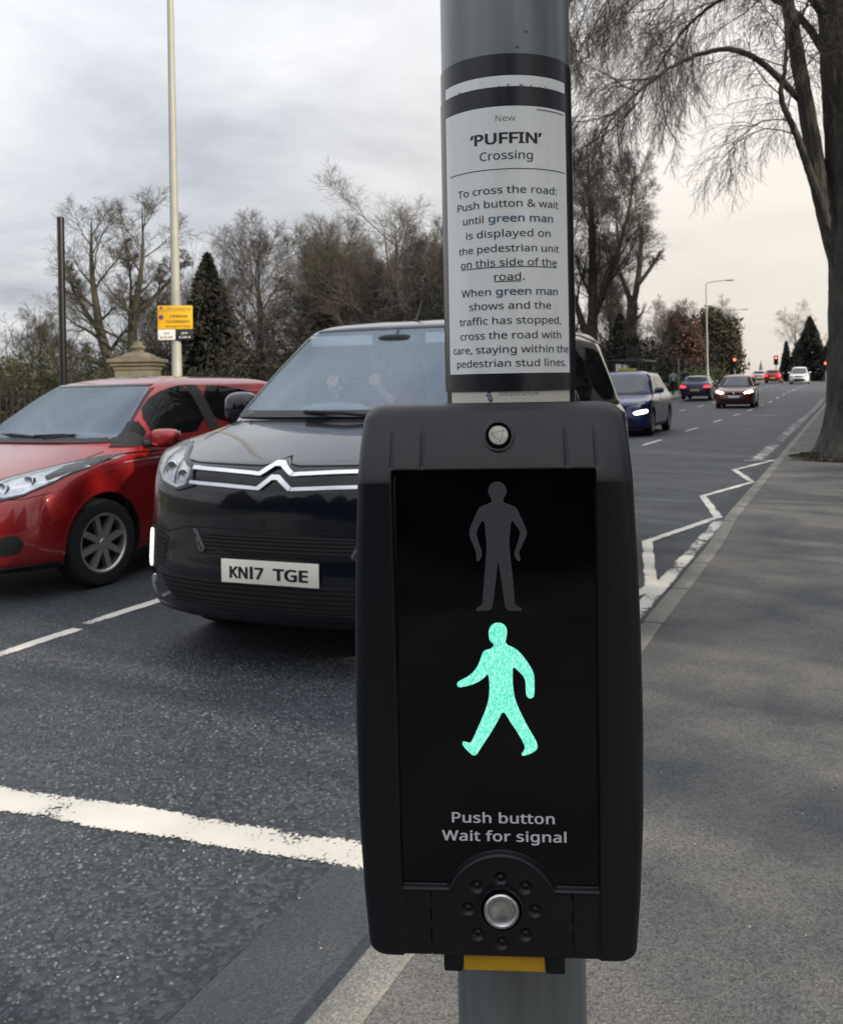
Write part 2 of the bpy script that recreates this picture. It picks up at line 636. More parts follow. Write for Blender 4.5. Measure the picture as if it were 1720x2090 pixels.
# painted markings
marking('stop_line', [[(-1.19, 2.385), (-1.5, 2.347), (-2.0, 2.302), (-2.6, 2.24), (-3.3, 2.17), (-3.92, 2.11)]], .18, P_WHITE)
marking('lane_line', [[(-4.03, 2.55), (-4.03, 4.02)], [(-4.07, 4.12), (-4.07, 5.95)], [(-4.05, 6.4), (-4.05, 8.4)]], .1, P_WHITE, .0042)
marking('lane_dashes', [[(-4.0, y), (-3.96, y + 1.9)] for y in np.arange(14.3, 130, 5.72)], .11, P_WHITE, .0044)
marking('centre_dashes', [[(-6.95, y), (-6.95, y + 2.0)] for y in np.arange(3, 130, 5.72)], .12, P_WHITE, .0046)
zz = [(-1.57, 4.45), (-1.2, 6.2), (-1.57, 7.95), (-1.19, 9.58), (-1.57, 11.28), (-1.17, 13.0), (-1.58, 14.7), (-1.16, 16.6), (-1.62, 16.45)]
marking('zigzag_line', [zz], .10, P_WHITE, .0075)
marking('cross_mark', [[(-3.3, 37.3), (-2.4, 37.0)]], .18, P_WORN, .0048)
marking('channel_strip', [[(-1.15, 3.0), (-1.15, 9.4)]], .12, P_WORN, .0055)
marking('channel_strip', [[(-1.42, 16.5), (-1.36, 60)]], .30, P_SHINE, .0058)  # pale strip of channel, wet reflection painted in

# embedded chippings close to the camera: real stones pressed into the surface
rng = np.random.default_rng(4)


def chippings():
    n = 30000
    x = rng.uniform(-4.4, NEARK - .44, n)
    y = .75 + 3.3 * rng.uniform(0, 1, n) ** 1.15
    keep = rng.uniform(0, 1, n) < np.clip((NEARK - .30 - x) / .55, 0, 1) ** 1.3
    # leave the painted stop line bare
    yl = 2.11 + (x + 3.92) * .1
    keep &= ~((np.abs(y - yl) < .078) & (rng.uniform(0, 1, n) < .97))
    x, y = x[keep], y[keep]
    n = len(x)
    a = rng.uniform(0, 2 * np.pi, n)
    s = rng.uniform(.0038, .0092, n) * np.where(rng.uniform(0, 1, n) < .5, .8, 1.15)
    asp = rng.uniform(.5, .95, n)
    base = []
    for k in range(6):
        t = 2 * np.pi * k / 6
        base.append((math.cos(t), math.sin(t)))
    base = np.array(base)
    V = np.zeros((n, 12, 3))
    jit = rng.uniform(.75, 1.2, (n, 6))
    for k in range(6):
        for lv, (sc, zz_) in enumerate(((1.0, -.15), (.72, .36))):
            px = base[k, 0] * jit[:, k] * sc * s
            py = base[k, 1] * jit[:, k] * sc * s * asp
            V[:, lv * 6 + k, 0] = x + px * np.cos(a) - py * np.sin(a)
            V[:, lv * 6 + k, 1] = y + px * np.sin(a) + py * np.cos(a)
            V[:, lv * 6 + k, 2] = zz_ * s * rng.uniform(.6, 1.1, n)
    quads = np.array([[k, (k + 1) % 6, 6 + (k + 1) % 6, 6 + k] for k in range(6)] + [[6, 7, 8, 9], [6, 9, 10, 11]])
    F = (quads[None] + (np.arange(n) * 12)[:, None, None]).reshape(-1, 4)
    m = bpy.data.materials.new('chipping_stone')
    m.use_nodes = True
    t = m.node_tree
    p = t.nodes['Principled BSDF']
    g = t.nodes.new('ShaderNodeNewGeometry')
    r = t.nodes.new('ShaderNodeValToRGB')
    t.links.new(g.outputs['Random Per Island'], r.inputs[0])
    r.color_ramp.elements[0].color = (.048, .055, .064, 1)
    r.color_ramp.elements[1].color = (.15, .163, .18, 1)
    e = r.color_ramp.elements.new(.75); e.color = (.085, .096, .11, 1)
    t.links.new(r.outputs[0], p.inputs['Base Color'])
    p.inputs['Roughness'].default_value = .55
    o = mk('road_chippings', V.reshape(-1, 3), F, m)
    tag(o, 'grey stone chippings set in the dark road surface', 'chippings', kind='stuff')


chippings()

# loose grit
rc = np.random.default_rng(9)
gn = 420
gx = rc.uniform(-4, 1.2, gn); gy = rc.uniform(1.2, 8, gn)
gz = np.where(gx < NEARK - .115, .008, np.where(gx < NEARK, .034, .021 + .012 * np.maximum(0, gx - NEARK) + .004))
gv, gf = [], []
for x, y, z in zip(gx, gy, gz):
    q = rc.uniform(.0015, .0042); b = len(gv); a = rc.uniform(0, 6.28)
    for k in range(4):
        gv.append((x + q * math.cos(a + k * 1.57) * (1 if k % 2 else .6), y + q * math.sin(a + k * 1.57), z))
    gv.append((x, y, z + q * .8))
    gf += [(b, b + 1, b + 4), (b + 1, b + 2, b + 4), (b + 2, b + 3, b + 4), (b + 3, b, b + 4)]
tag(mk('loose_grit', gv, gf, M('grit_stone', (.45, .43, .38), .8, var=.4, vscale=3)), 'pale specks of grit scattered over the road and the near pavement', 'grit', kind='stuff')

# ------------------------------------------------------------------ crossing pole and notices
PX, PY = -.27416, .79063
PRAD = .057
STEEL = M('galvanised_paint', (.17, .188, .193), .33, metal=.4, spec=.6, var=.28, vscale=22., stretch=(1, 1, .12), bump=.05, bscale=30, bdist=.004, rvar=.08)
pole = thing('crossing_pole', 'thick grey galvanised pole carrying the crossing notices and button unit', 'pole', (PX, PY, 0))
MB().lathe([(PRAD, .02), (PRAD, 3.3)], 192).build('shaft', STEEL, pole, 40)
MB().lathe([(.059, 3.3), (.059, 3.33), (.04, 3.345)], 48).build('cap', M('black_plastic', (.012, .013, .016), .45), pole, 40)
sb = MB()
for ang, z in ((.32, 1.655), (.18, 1.642)):
    sb.lathe([(.0016, 0), (.0012, .0012)], 10, Matrix.Translation((PRAD * math.sin(ang + R_(19) - .0), -PRAD * math.cos(ang + R_(19)), z)) @ Matrix.Rotation(R_(90), 4, 'X'))
sb.build('rivet', STEEL, pole, 40)
NROT = R_(19.0)


def wrapped(a0, a1, z0, z1, r, n=96, th=.00015):
    v, f = [], []
    for rr in (r, r - th):
        for i in range(n + 1):
            a = a0 + (a1 - a0) * i / n
            for z in (z0, z1):
                v.append((rr * math.sin(a), -rr * math.cos(a), z))
    k = 2 * (n + 1)
    for i in range(n):
        q = 2 * i
        f.append((q, q + 2, q + 3, q + 1)); f.append((k + q, k + q + 1, k + q + 3, k + q + 2))
        f.append((q + 1, q + 3, k + q + 3, k + q + 1)); f.append((q, k + q, k + q + 2, q + 2))
    f.append((0, 1, k + 1, k)); f.append((2 * n, k + 2 * n, k + 2 * n + 1, 2 * n + 1))
    return v, f


def bend(v2, r):
    """lettering laid out in arc metres (x) and height (y) bent round the pole"""
    a = v2[:, 0] / PRAD
    if v2.shape[1] > 2: r = r + v2[:, 2]
    return np.stack([r * np.sin(a), -r * np.cos(a), v2[:, 1]], 1)


N_BLACK = M('notice_black', (.012, .013, .018), .28, spec=.5, var=.2, vscale=30)
N_WHITE = M('notice_white', (.84, .85, .84), .30, spec=.5, var=.07, vscale=14, stretch=(3, 3, .3), rvar=.08)
N_INK = M('notice_ink', (.035, .036, .045), .35)
N_INKB = M('notice_black_ink', (.014, .014, .018), .35)
N_GREY = M('notice_grey_ink', (.15, .15, .155), .35)
N_BLUE = M('notice_blue_ink', (.085, .15, .215), .35)

lower = thing('name_notice', 'white strip with blue lettering wrapped on the pole just above the button unit', 'notice', (PX, PY, 0), NROT)
v, f = wrapped(-1.36, 1.30, 1.30, 1.40, PRAD + .0003); mk('backing', v, f, N_BLACK, lower, 40)
v, f = wrapped(-1.10, 1.06, 1.3395, 1.3545, PRAD + .0005); mk('paper', v, f, M('notice_cream', (.66, .62, .55), .4, var=.04, vscale=20), lower, 40)
v2, f2 = text_fit('Infrastructure', -.0095, .0236, 1.3503, .0044, .0)
mk('lettering', bend(v2, PRAD + .0006), f2, M('notice_navy', (.06, .10, .17), .4), lower)
lg = MB()
for (cx_, cz_) in ((-.0192, 1.3531), (-.0176, 1.3531), (-.0200, 1.3506), (-.0181, 1.3506), (-.0186, 1.3482), (-.0162, 1.3482), (-.0168, 1.3505), (-.0160, 1.3462), (-.0178, 1.3464)):
    ring = [(cx_ + .00095 * math.cos(2 * math.pi * k / 12), cz_ + .00105 * math.sin(2 * math.pi * k / 12)) for k in range(12)]
    lg.add(bend(np.array(ring), PRAD + .0007), [tuple(range(12))])
lg.build('emblem', M('notice_navy'), lower)

older = thing('older_notice', 'black bordered white notice mostly covered, its top edge showing above the newer one', 'notice', (PX, PY, 0), NROT)
v, f = wrapped(-1.62, 1.50, 1.40, 1.6355, PRAD + .0009); mk('backing', v, f, N_BLACK, older, 40)
v, f = wrapped(-1.11, 1.05, 1.45, 1.6171, PRAD + .0011); mk('paper', v, f, N_WHITE, older, 40)
v2, f2 = text_fit('Arrangements for Pedestrians', -.044, .046, 1.6035, .0072, .02)
mk('lettering', bend(v2, PRAD + .0012), f2, N_INK, older)

notice = thing('crossing_notice', 'white instruction notice with black border wrapped around the grey pole', 'notice', (PX, PY, 0), NROT)
v, f = wrapped(-1.42, 1.33, 1.3542, 1.6078, PRAD + .0016); mk('backing', v, f, N_BLACK, notice, 40)
v, f = wrapped(-1.09, 1.03, 1.3690, 1.5914, PRAD + .0018); mk('paper', v, f, N_WHITE, notice, 40)
RT = PRAD + .0019


def nt(segs, z, cap, name='lettering'):
    for body, a0, a1, m, bold in segs:
        v2, f2 = text_fit(body, a0 * PRAD, a1 * PRAD, z - cap / 2, cap, bold)
        mk(name, bend(v2, RT), f2, m, notice)


CAP = .0074
nt([('New', -.15, .135, N_GREY, 0)], 1.582, .0060)
nt([('\u2018PUFFIN\u2019', -.545, .525, N_INKB, .03)], 1.5660, .0108)
nt([('Crossing', -.391, .379, N_INK, .006)], 1.5515, .0085)
nt([('To cross the road:', -.792, .784, N_INK, .006)], 1.5227, CAP)
nt([('Push button & wait', -.808, .812, N_INK, .006)], 1.5112, CAP)
nt([('until', -.697, -.351, N_INK, .006), ('green man', -.278, .701, N_BLUE, .022)], 1.4990, CAP)
nt([('is displayed on', -.644, .647, N_INK, .006)], 1.4865, CAP)
nt([('the pedestrian unit', -.791, .806, N_INK, .006)], 1.4740, CAP)
nt([('on this side of the', -.754, .758, N_INK, .006)], 1.4622, CAP)
nt([('road.', -.207, .226, N_INK, .006)], 1.4503, CAP)
nt([('When', -.753, -.258, N_INK, .006), ('green man', -.187, .769, N_BLUE, .022)], 1.4380, CAP)
nt([('shows and the', -.61, .633, N_INK, .006)], 1.4262, CAP)
nt([('traffic has stopped,', -.807, .824, N_INK, .006)], 1.4139, CAP)
nt([('cross the road with', -.791, .818, N_INK, .006)], 1.4016, CAP)
nt([('care, staying within the', -.964, .999, N_INK, .006)], 1.3898, CAP)
nt([('pedestrian stud lines.', -.881, .926, N_INK, .006)], 1.3783, CAP)
for a0, a1, z in ((-.98, .985, 1.5388), (-.754, .758, 1.4572), (-.207, .175, 1.4453), (.45, .98, 1.5885)):
    v, f = wrapped(a0, a1, z, z + .0007, RT + .0001, 30, .0001); mk('ruled_line', v, f, N_INK, notice)

# ------------------------------------------------------------------ push button unit
UO, UROT = Vector((-.23739, .65019, 1.13636)), R_(20.1)
unit = thing('pedestrian_button_unit', 'black push button unit on the grey pole showing the lit green walking man', 'crossing signal', UO, UROT)
XC = -.0027
ZT, ZB = .2085, -.2050


def unit_hw(z):
    h = np.interp(z, [-.205, -.16, -.10, -.03, .04, .09, .145, .175, .2085], [.0995, .1035, .1068, .1080, .1073, .1060, .1036, .1025, .1005])
    r = .013
    h = h - np.where(z > ZT - r, r - np.sqrt(np.maximum(0, r * r - (z - (ZT - r)) ** 2)), 0)
    r = .009
    h = h - np.where(z < ZB + r, r - np.sqrt(np.maximum(0, r * r - ((ZB + r) - z) ** 2)), 0)
    return h


def sstep(a, b, x):
    t = np.clip((x - a) / (b - a), 0, 1)
    return t * t * (3 - 2 * t)


BZ = -.1655          # button height
DIM = [(-2.9, -144.3), (15.4, -150.4), (22.3, -167.6), (15.0, -185.5), (-2.7, -192.4), (-20.4, -186.0), (-27.4, -167.3), (-20.5, -150.5)]


def unit_depth(x, z):
    """distance of the front skin behind the rim plane"""
    hw = unit_hw(z)
    e = hw - np.abs(x - XC)
    r = .009
    ee = np.clip(r - e, 0, r)
    d = r - np.sqrt(np.maximum(0, r * r - ee * ee))
    # the frame falls away a little towards its outer edge
    d = d + .004 * np.clip((np.abs(x - XC) - .078) / .03, 0, 1) ** 2
    zt = ZT - z
    d = d + .034 * np.clip(1 - zt / .058, 0, 1) ** 1.25
    q = np.clip(.010 - zt, 0, .010)
    d = d + (.010 - np.sqrt(np.maximum(0, .0001 - q * q)))
    q = np.clip(.007 - (z - ZB), 0, .007)
    d = d + (.007 - np.sqrt(np.maximum(0, .000049 - q * q)))
    # recess of the display with the half round hump of the button below it
    lim = np.interp(z, [-.16, .16], [.0725, .0752])
    inx = 1 - sstep(lim - .0005, lim + .0012, np.abs(x - XC + .0005))
    top = 1 - sstep(.1585, .1602, z)
    hump = np.hypot(x - (XC + .0005), (z - (BZ - .004)) * 1.0)
    bot = sstep(-.1526, -.1504, z) * sstep(.0424, .0452, hump)
    rec = inx * top * bot
    d = d + .0075 * rec
    # step down of the lower panel, and its raised lip along the hump
    low = inx * (1 - sstep(-.1526, -.1504, z) * sstep(.0424, .0452, hump)) * (z < .0)
    d = d + .0022 * low
    lip = np.exp(-((hump - .0410) / .0021) ** 2) * (z > -.152) + np.exp(-((z + .1535) / .0012) ** 2) * (np.abs(x - XC) < .073) * (hump > .041)
    d = d - .0011 * lip * inx
    # lower seams
    for sx in (-.0525, .0525):
        d = d + .0012 * np.exp(-((x - XC - sx) / .0006) ** 2) * (z < -.154)
    # folds in the top shoulder
    up = sstep(.159, .163, z) * (1 - sstep(.180, .196, z))
    for sx, a in ((-.0535, .0016), (.0545, .0016), (-.0765, .0014), (.0765, .0014)):
        d = d + a * np.exp(-((x - XC - sx) / .0012) ** 2) * up
    fr = sstep(-.159, -.150, z)
    # button hole, tactile dimples, fixing hole
    rb = np.hypot(x - XC, z - BZ)
    d = d + .004 * (1 - sstep(.0138, .0152, rb))
    for a, b in DIM:
        rd = np.hypot(x - a / 1000, z - b / 1000)
        d = d + .0034 * np.clip(1 - (rd / .0052) ** 2, 0, 1) - .0030 * np.exp(-(rd / .0016) ** 2)
    rs = np.hypot(x - .0015, z - .1845)
    d = d + .006 * (1 - sstep(.0082, .0096, rs)) - .0012 * np.exp(-((rs - .0105) / .0012) ** 2)
    return d


nz_, nx_ = 520, 280
zz_ = np.linspace(ZB, ZT, nz_)
ss = np.linspace(-1, 1, nx_)
Zg, Sg = np.meshgrid(zz_, ss, indexing='ij')
Xg = XC + Sg * unit_hw(Zg)
Yg = unit_depth(Xg, Zg)
# add the skirt (sides run straight back)
Xg = np.pad(Xg, 1, mode='edge'); Zg = np.pad(Zg, 1, mode='edge'); Yg = np.pad(Yg, 1, constant_values=.084)
nz_ += 2; nx_ += 2
uv_ = np.stack([Xg, Yg, Zg], -1).reshape(-1, 3)
ii, jj = np.meshgrid(np.arange(nz_ - 1), np.arange(nx_ - 1), indexing='ij')
a0 = (ii * nx_ + jj).ravel()
uf = np.stack([a0, a0 + 1, a0 + nx_ + 1, a0 + nx_], 1)
HOUS = M('textured_black_plastic', (.0022, .0030, .0054), .36, spec=.40, bump=.22, bscale=620, bdist=.0012, col2=(.0048, .0058, .0082), vscale=22, stretch=(1.6, 1, .45), rvar=.10)
mk('housing', uv_, uf, HOUS, unit, 80)
MB().box((XC - .098, .0835, -.2), (XC + .098, .088, .2), .002).build('back_plate', HOUS, unit, 40)
for z0 in (-.15, .08):
    MB().box((XC - .03, .0875, z0), (XC + .03, .10, z0 + .05), .002).build('mounting_bracket', STEEL, unit, 40)
MB().box((XC - .0738, .0068, -.1515), (XC + .0738, .0074, .1592)).build('display_window', M('display_acrylic', (.002, .0024, .0036), .06, spec=.30), unit)


def flat_shape(name, pts, y, th, mat):
    pts = [(a / 1000, b / 1000) for a, b in pts]
    # smooth the traced outline
    p = np.array(pts)
    for _ in range(2):
        q = np.roll(p, -1, 0)
        p = np.stack([.75 * p + .25 * q, .25 * p + .75 * q], 1).reshape(-1, 2)
    n = len(p)
    r = delaunay_2d_cdt([Vector(q) for q in p], [(i, (i + 1) % n) for i in range(n)], [], 1, 1e-7)
    v = [(q[0], y, q[1]) for q in r[0]]
    m = len(v)
    v += [(q[0], y + th, q[1]) for q in r[0]]
    f = [tuple(t)[::-1] for t in r[2]] + [tuple(i + m for i in t) for t in r[2]]
    return mk(name, v, f, mat, unit)


RED = [(0.1, 151.2), (3.5, 150.1), (6.1, 147.2), (7.1, 143.5), (5.9, 140.1), (4.3, 138.3), (4.3, 136.0), (5.3, 134.7), (12.3, 132.5), (14.6, 130.1), (16.9, 124.6), (19.9, 117.7), (21.6, 112.5), (20.5, 108.8), (15.1, 98.1), (15.3, 96.5), (16.8, 91.6), (13.7, 91.1), (11.2, 96.8), (12.5, 100.0), (16.4, 111.0), (15.7, 114.6), (12.1, 119.9), (10.6, 121.6), (9.6, 120.4), (9.1, 114.7), (8.3, 108.9), (8.1, 101.6), (8.8, 93.7), (9.4, 86.9), (10.5, 75.3), (11.2, 64.8), (11.3, 58.6), (14.6, 57.2), (16.7, 55.1), (16.2, 54.1), (8.3, 54.2), (4.4, 54.9), (3.5, 62.2), (1.9, 75.3), (0.3, 86.4), (-0.3, 91.9), (-1.0, 87.4), (-2.5, 75.3), (-4.3, 63.3), (-5.4, 55.1), (-10.0, 54.3), (-17.1, 53.9), (-17.7, 55.1), (-16.2, 56.9), (-12.8, 58.5), (-12.0, 67.5), (-10.8, 80.6), (-9.5, 93.7), (-8.8, 103.7), (-9.5, 110.0), (-9.8, 118.5), (-10.4, 120.8), (-11.4, 121.7), (-13.3, 119.5), (-16.3, 113.2), (-15.8, 109.0), (-13.3, 101.1), (-12.1, 96.9), (-14.3, 91.4), (-16.9, 91.2), (-16.6, 96.4), (-17.8, 101.1), (-21.1, 108.5), (-21.8, 112.7), (-20.4, 118.0), (-17.1, 124.8), (-14.9, 130.1), (-12.3, 132.7), (-5.4, 134.8), (-4.6, 136.3), (-4.7, 138.4), (-6.3, 140.2), (-7.2, 143.7), (-6.2, 147.3), (-3.6, 150.2)]
GREEN = [(-1.2, 45.4), (2.3, 44.6), (4.7, 42.1), (5.4, 38.9), (4.8, 34.8), (4.1, 32.1), (4.0, 30.2), (5.8, 28.3), (10.1, 26.7), (14.9, 22.9), (19.6, 16.5), (23.0, 11.1), (24.7, 6.8), (25.0, 1.3), (24.8, -7.9), (23.7, -10.6), (21.3, -11.4), (19.1, -10.3), (18.4, -6.8), (18.4, 0.2), (17.5, 4.5), (14.6, 7.8), (10.4, 11.8), (9.2, 12.1), (8.8, 7.2), (8.8, -0.9), (9.5, -8.0), (11.5, -15.6), (15.1, -23.6), (19.8, -33.3), (25.0, -41.9), (26.5, -46.3), (26.0, -49.0), (23.2, -51.4), (19.4, -53.1), (15.1, -54.3), (14.1, -52.9), (16.3, -50.2), (17.1, -47.5), (15.8, -44.2), (11.1, -35.6), (5.9, -28.1), (1.4, -20.0), (-2.2, -27.1), (-7.2, -35.8), (-12.8, -44.0), (-18.4, -52.8), (-20.0, -54.3), (-22.5, -54.2), (-27.0, -49.6), (-29.2, -47.0), (-29.7, -44.8), (-28.6, -43.8), (-25.8, -44.7), (-23.2, -45.1), (-20.3, -39.2), (-16.4, -30.5), (-12.4, -21.7), (-10.1, -15.2), (-8.9, -9.2), (-8.5, -1.1), (-9.0, 4.4), (-9.7, 7.1), (-12.5, 3.8), (-17.4, 0.5), (-22.9, -1.7), (-28.9, -3.1), (-31.9, -3.3), (-33.1, -1.2), (-32.1, 0.9), (-29.4, 2.3), (-24.4, 4.8), (-19.4, 9.2), (-16.1, 14.6), (-14.1, 20.6), (-12.7, 23.6), (-10.5, 25.0), (-7.2, 25.6), (-5.0, 27.7), (-5.0, 29.9), (-7.1, 30.7), (-8.2, 33.2), (-8.6, 38.0), (-7.7, 41.6), (-5.0, 44.6)]


def led_mat():
    m = bpy.data.materials.new('lit_green_signal')
    m.use_nodes = True
    t = m.node_tree
    p = t.nodes['Principled BSDF']
    p.inputs['Base Color'].default_value = (.02, .1, .07, 1)
    tc = t.nodes.new('ShaderNodeTexCoord')
    n = t.nodes.new('ShaderNodeTexNoise'); n.inputs['Scale'].default_value = 520; n.inputs['Detail'].default_value = 2; n.inputs['Roughness'].default_value = .8
    mp = t.nodes.new('ShaderNodeMapping'); mp.inputs['Scale'].default_value = (1.5, 1, .75)
    t.links.new(tc.outputs['Object'], mp.inputs[0]); t.links.new(mp.outputs[0], n.inputs['Vector'])
    r = t.nodes.new('ShaderNodeValToRGB'); t.links.new(n.outputs[0], r.inputs[0])
    r.color_ramp.elements[0].position = .3; r.color_ramp.elements[0].color = (.07, .58, .38, 1)
    r.color_ramp.elements[1].position = .72; r.color_ramp.elements[1].color = (.55, 1.0, .88, 1)
    e = r.color_ramp.elements.new(.5); e.color = (.17, .81, .60, 1)
    t.links.new(r.outputs[0], p.inputs['Emission Color'])
    p.inputs['Emission Strength'].default_value = 1.1
    return m


flat_shape('standing_man_symbol', RED, .0062, .0004, M('unlit_symbol', (.055, .055, .062), .5, var=.25, vscale=420, stretch=(3, 1, .6)))
flat_shape('walking_man_symbol', GREEN, .0062, .0004, led_mat())
tv, tf = [], []
for body, x0, x1, b, h in (('Push button', -.0385, .0381, -.1046, .0092), ('Wait for signal', -.0462, .0465, -.1182, .0092)):
    v2, f2 = text_fit(body, x0, x1, b, h, .02, 1.04)
    n0 = len(tv)
    tv += [(p[0], .0063 - p[2], p[1]) for p in v2]; tf += [tuple(i + n0 for i in q) for q in f2]
mk('lettering', tv, tf, M('legend_white', (.62, .62, .68), .45), unit)
BR = Matrix.Translation((XC, 0, BZ)) @ Matrix.Rotation(R_(90), 4, 'X')
CHROME = M('brushed_steel', (.55, .55, .56), .28, metal=1., var=.12, vscale=200)
btn = MB().lathe([(.0001, .0010), (.0040, .0014), (.0072, .0022), (.0076, .0016), (.0088, .0014), (.0096, .0030), (.0107, .0046), (.0119, .0048), (.0129, .0038), (.0131, -.006)], 64, BR, False).build('push_button', CHROME, unit, 40)
MB().lathe([(.0147, .0002), (.0153, .0016), (.0163, .0012), (.0168, -.004)], 64, BR, False).build('button_ring', M('glossy_black', (.008, .009, .012), .2), unit, 40)
SR = Matrix.Translation((.0015, .016, .1845)) @ Matrix.Rotation(R_(74), 4, 'X')
scr = MB().lathe([(.0078, -.006), (.0078, .001), (.0070, .002), (.0001, .0022)], 40, SR, False)
scr.build('fixing_screw', M('worn_steel', (.42, .41, .37), .35, metal=1., var=.3, vscale=150), unit, 40)
sm = MB()
for k in range(3):
    a = R_(45 + 120 * k)
    sm.add([SR @ Vector((.0062 * math.cos(a) + .0006 * math.sin(a), .0062 * math.sin(a) - .0006 * math.cos(a), .0024)),
            SR @ Vector((.0062 * math.cos(a + 2.09) + .0006 * math.sin(a), .0062 * math.sin(a + 2.09) - .0006 * math.cos(a), .0024)),
            SR @ Vector((.0056 * math.cos(a + 2.09), .0056 * math.sin(a + 2.09), .0024)), SR @ Vector((.0056 * math.cos(a), .0056 * math.sin(a), .0024))], [(0, 1, 2, 3)])
sm.build('drive_slot', M('glossy_black'), unit)
MB().box((XC - .0293, .012, -.2190), (XC + .0320, .06, -.2045), .0008).build('tactile_bar', M('yellow_plastic', (.62, .34, .012), .5, var=.08, vscale=60), unit, 40)
for sx in (-1, 1):
    fb = MB()
    x0, x1 = (XC - .0440, XC - .0296) if sx < 0 else (XC + .0324, XC + .0470)
    fb.box((x0, .010, -.2195), (x1, .062, -.2030), .002)
    fb.build('mounting_foot', HOUS, unit, 40)

# ------------------------------------------------------------------ vehicles
# A body is lofted from plan outlines ("rings") stacked upwards.  Local axes: x right, y from the nose to the tail, z up.


def outline(yf, w, Lf, nf, yr, Lr, nr, n1=22, n2=26, n3=14):
    p = []
    for i in range(n1):
        a = math.pi / 2 * i / n1
        p.append((w * math.sin(a) ** (2 / nf), yf + Lf * (1 - math.cos(a) ** (2 / nf))))
    for i in range(n2):
        p.append((w, yf + Lf + (yr - Lr - yf - Lf) * i / n2))
    for i in range(n3 + 1):
        a = math.pi / 2 * i / n3
        p.append((w * max(0, math.cos(a)) ** (2 / nr), yr - Lr + Lr * math.sin(a) ** (2 / nr)))
    return np.array(p)


def loft(rings, sub=4):
    """rings: (zf, zs0, zs1, yf, w, Lf, nf, yr, Lr, nr); returns closed mesh verts and faces"""
    half = []
    for zf, zs0, zs1, yf, w, Lf, nf, yr, Lr, nr in rings:
        o = outline(yf, w, Lf, nf, yr, Lr, nr)
        y = o[:, 1]
        t = np.clip((y - yf) / max(Lf * 1.1, .01), 0, 1); t = t * t * (3 - 2 * t)
        s = np.clip((y - yf - Lf) / max(.1, yr - yf - Lf), 0, 1)
        z = zf * (1 - t) + (zs0 + (zs1 - zs0) * s) * t
        half.append(np.column_stack([o, z]))
    H = np.array(half)
    K, n, _ = H.shape
    rows = []
    for k in range(K - 1):
        p0, p1, p2, p3 = H[max(k - 1, 0)], H[k], H[k + 1], H[min(k + 2, K - 1)]
        for i in range(sub):
            t = i / sub
            m1 = (p2 - p0) * .42; m2 = (p3 - p1) * .42
            rows.append((2 * t ** 3 - 3 * t ** 2 + 1) * p1 + (t ** 3 - 2 * t ** 2 + t) * m1 + (-2 * t ** 3 + 3 * t ** 2) * p2 + (t ** 3 - t ** 2) * m2)
    rows.append(H[-1])
    rows = np.array(rows)
    left = rows[:, -2:0:-1].copy()
    left[:, :, 0] *= -1
    full = np.concatenate([rows, left], 1)      # goes right-front .. tail .. left-front
    m = full.shape[1]
    V = full.reshape(-1, 3)
    F = []
    for k in range(len(full) - 1):
        for i in range(m):
            j = (i + 1) % m
            F.append((k * m + i, k * m + j, (k + 1) * m + j, (k + 1) * m + i))
    F.append(tuple(range(m))[::-1])
    F.append(tuple((len(full) - 1) * m + i for i in range(m)))
    return V, F


def inside(p, poly):
    c = False
    n = len(poly)
    for i in range(n):
        a, b = poly[i], poly[i - 1]
        if (a[1] > p[1]) != (b[1] > p[1]) and p[0] < (b[0] - a[0]) * (p[1] - a[1]) / (b[1] - a[1]) + a[0]:
            c = not c
    return c


def stroke(pts, wd, closed=False):
    p = [np.array(q, float) for q in pts]
    n = len(p)
    A, B = [], []
    for i in range(n):
        d0 = p[i] - p[i - 1] if (i or closed) else p[1] - p[0]
        d1 = p[(i + 1) % n] - p[i] if (i < n - 1 or closed) else d0
        d0 = d0 / np.linalg.norm(d0); d1 = d1 / np.linalg.norm(d1)
        n0 = np.array([-d0[1], d0[0]]); m = n0 + np.array([-d1[1], d1[0]]); m /= np.linalg.norm(m)
        k = wd / 2 / max(.4, m @ n0)
        A.append(p[i] + m * k); B.append(p[i] - m * k)
    return [tuple(q) for q in A + B[::-1]]


def rnd(poly, it=2):
    p = np.array(poly, float)
    for _ in range(it):
        q = np.roll(p, -1, 0)
        p = np.stack([.75 * p + .25 * q, .25 * p + .75 * q], 1).reshape(-1, 2)
    return [tuple(q) for q in p]


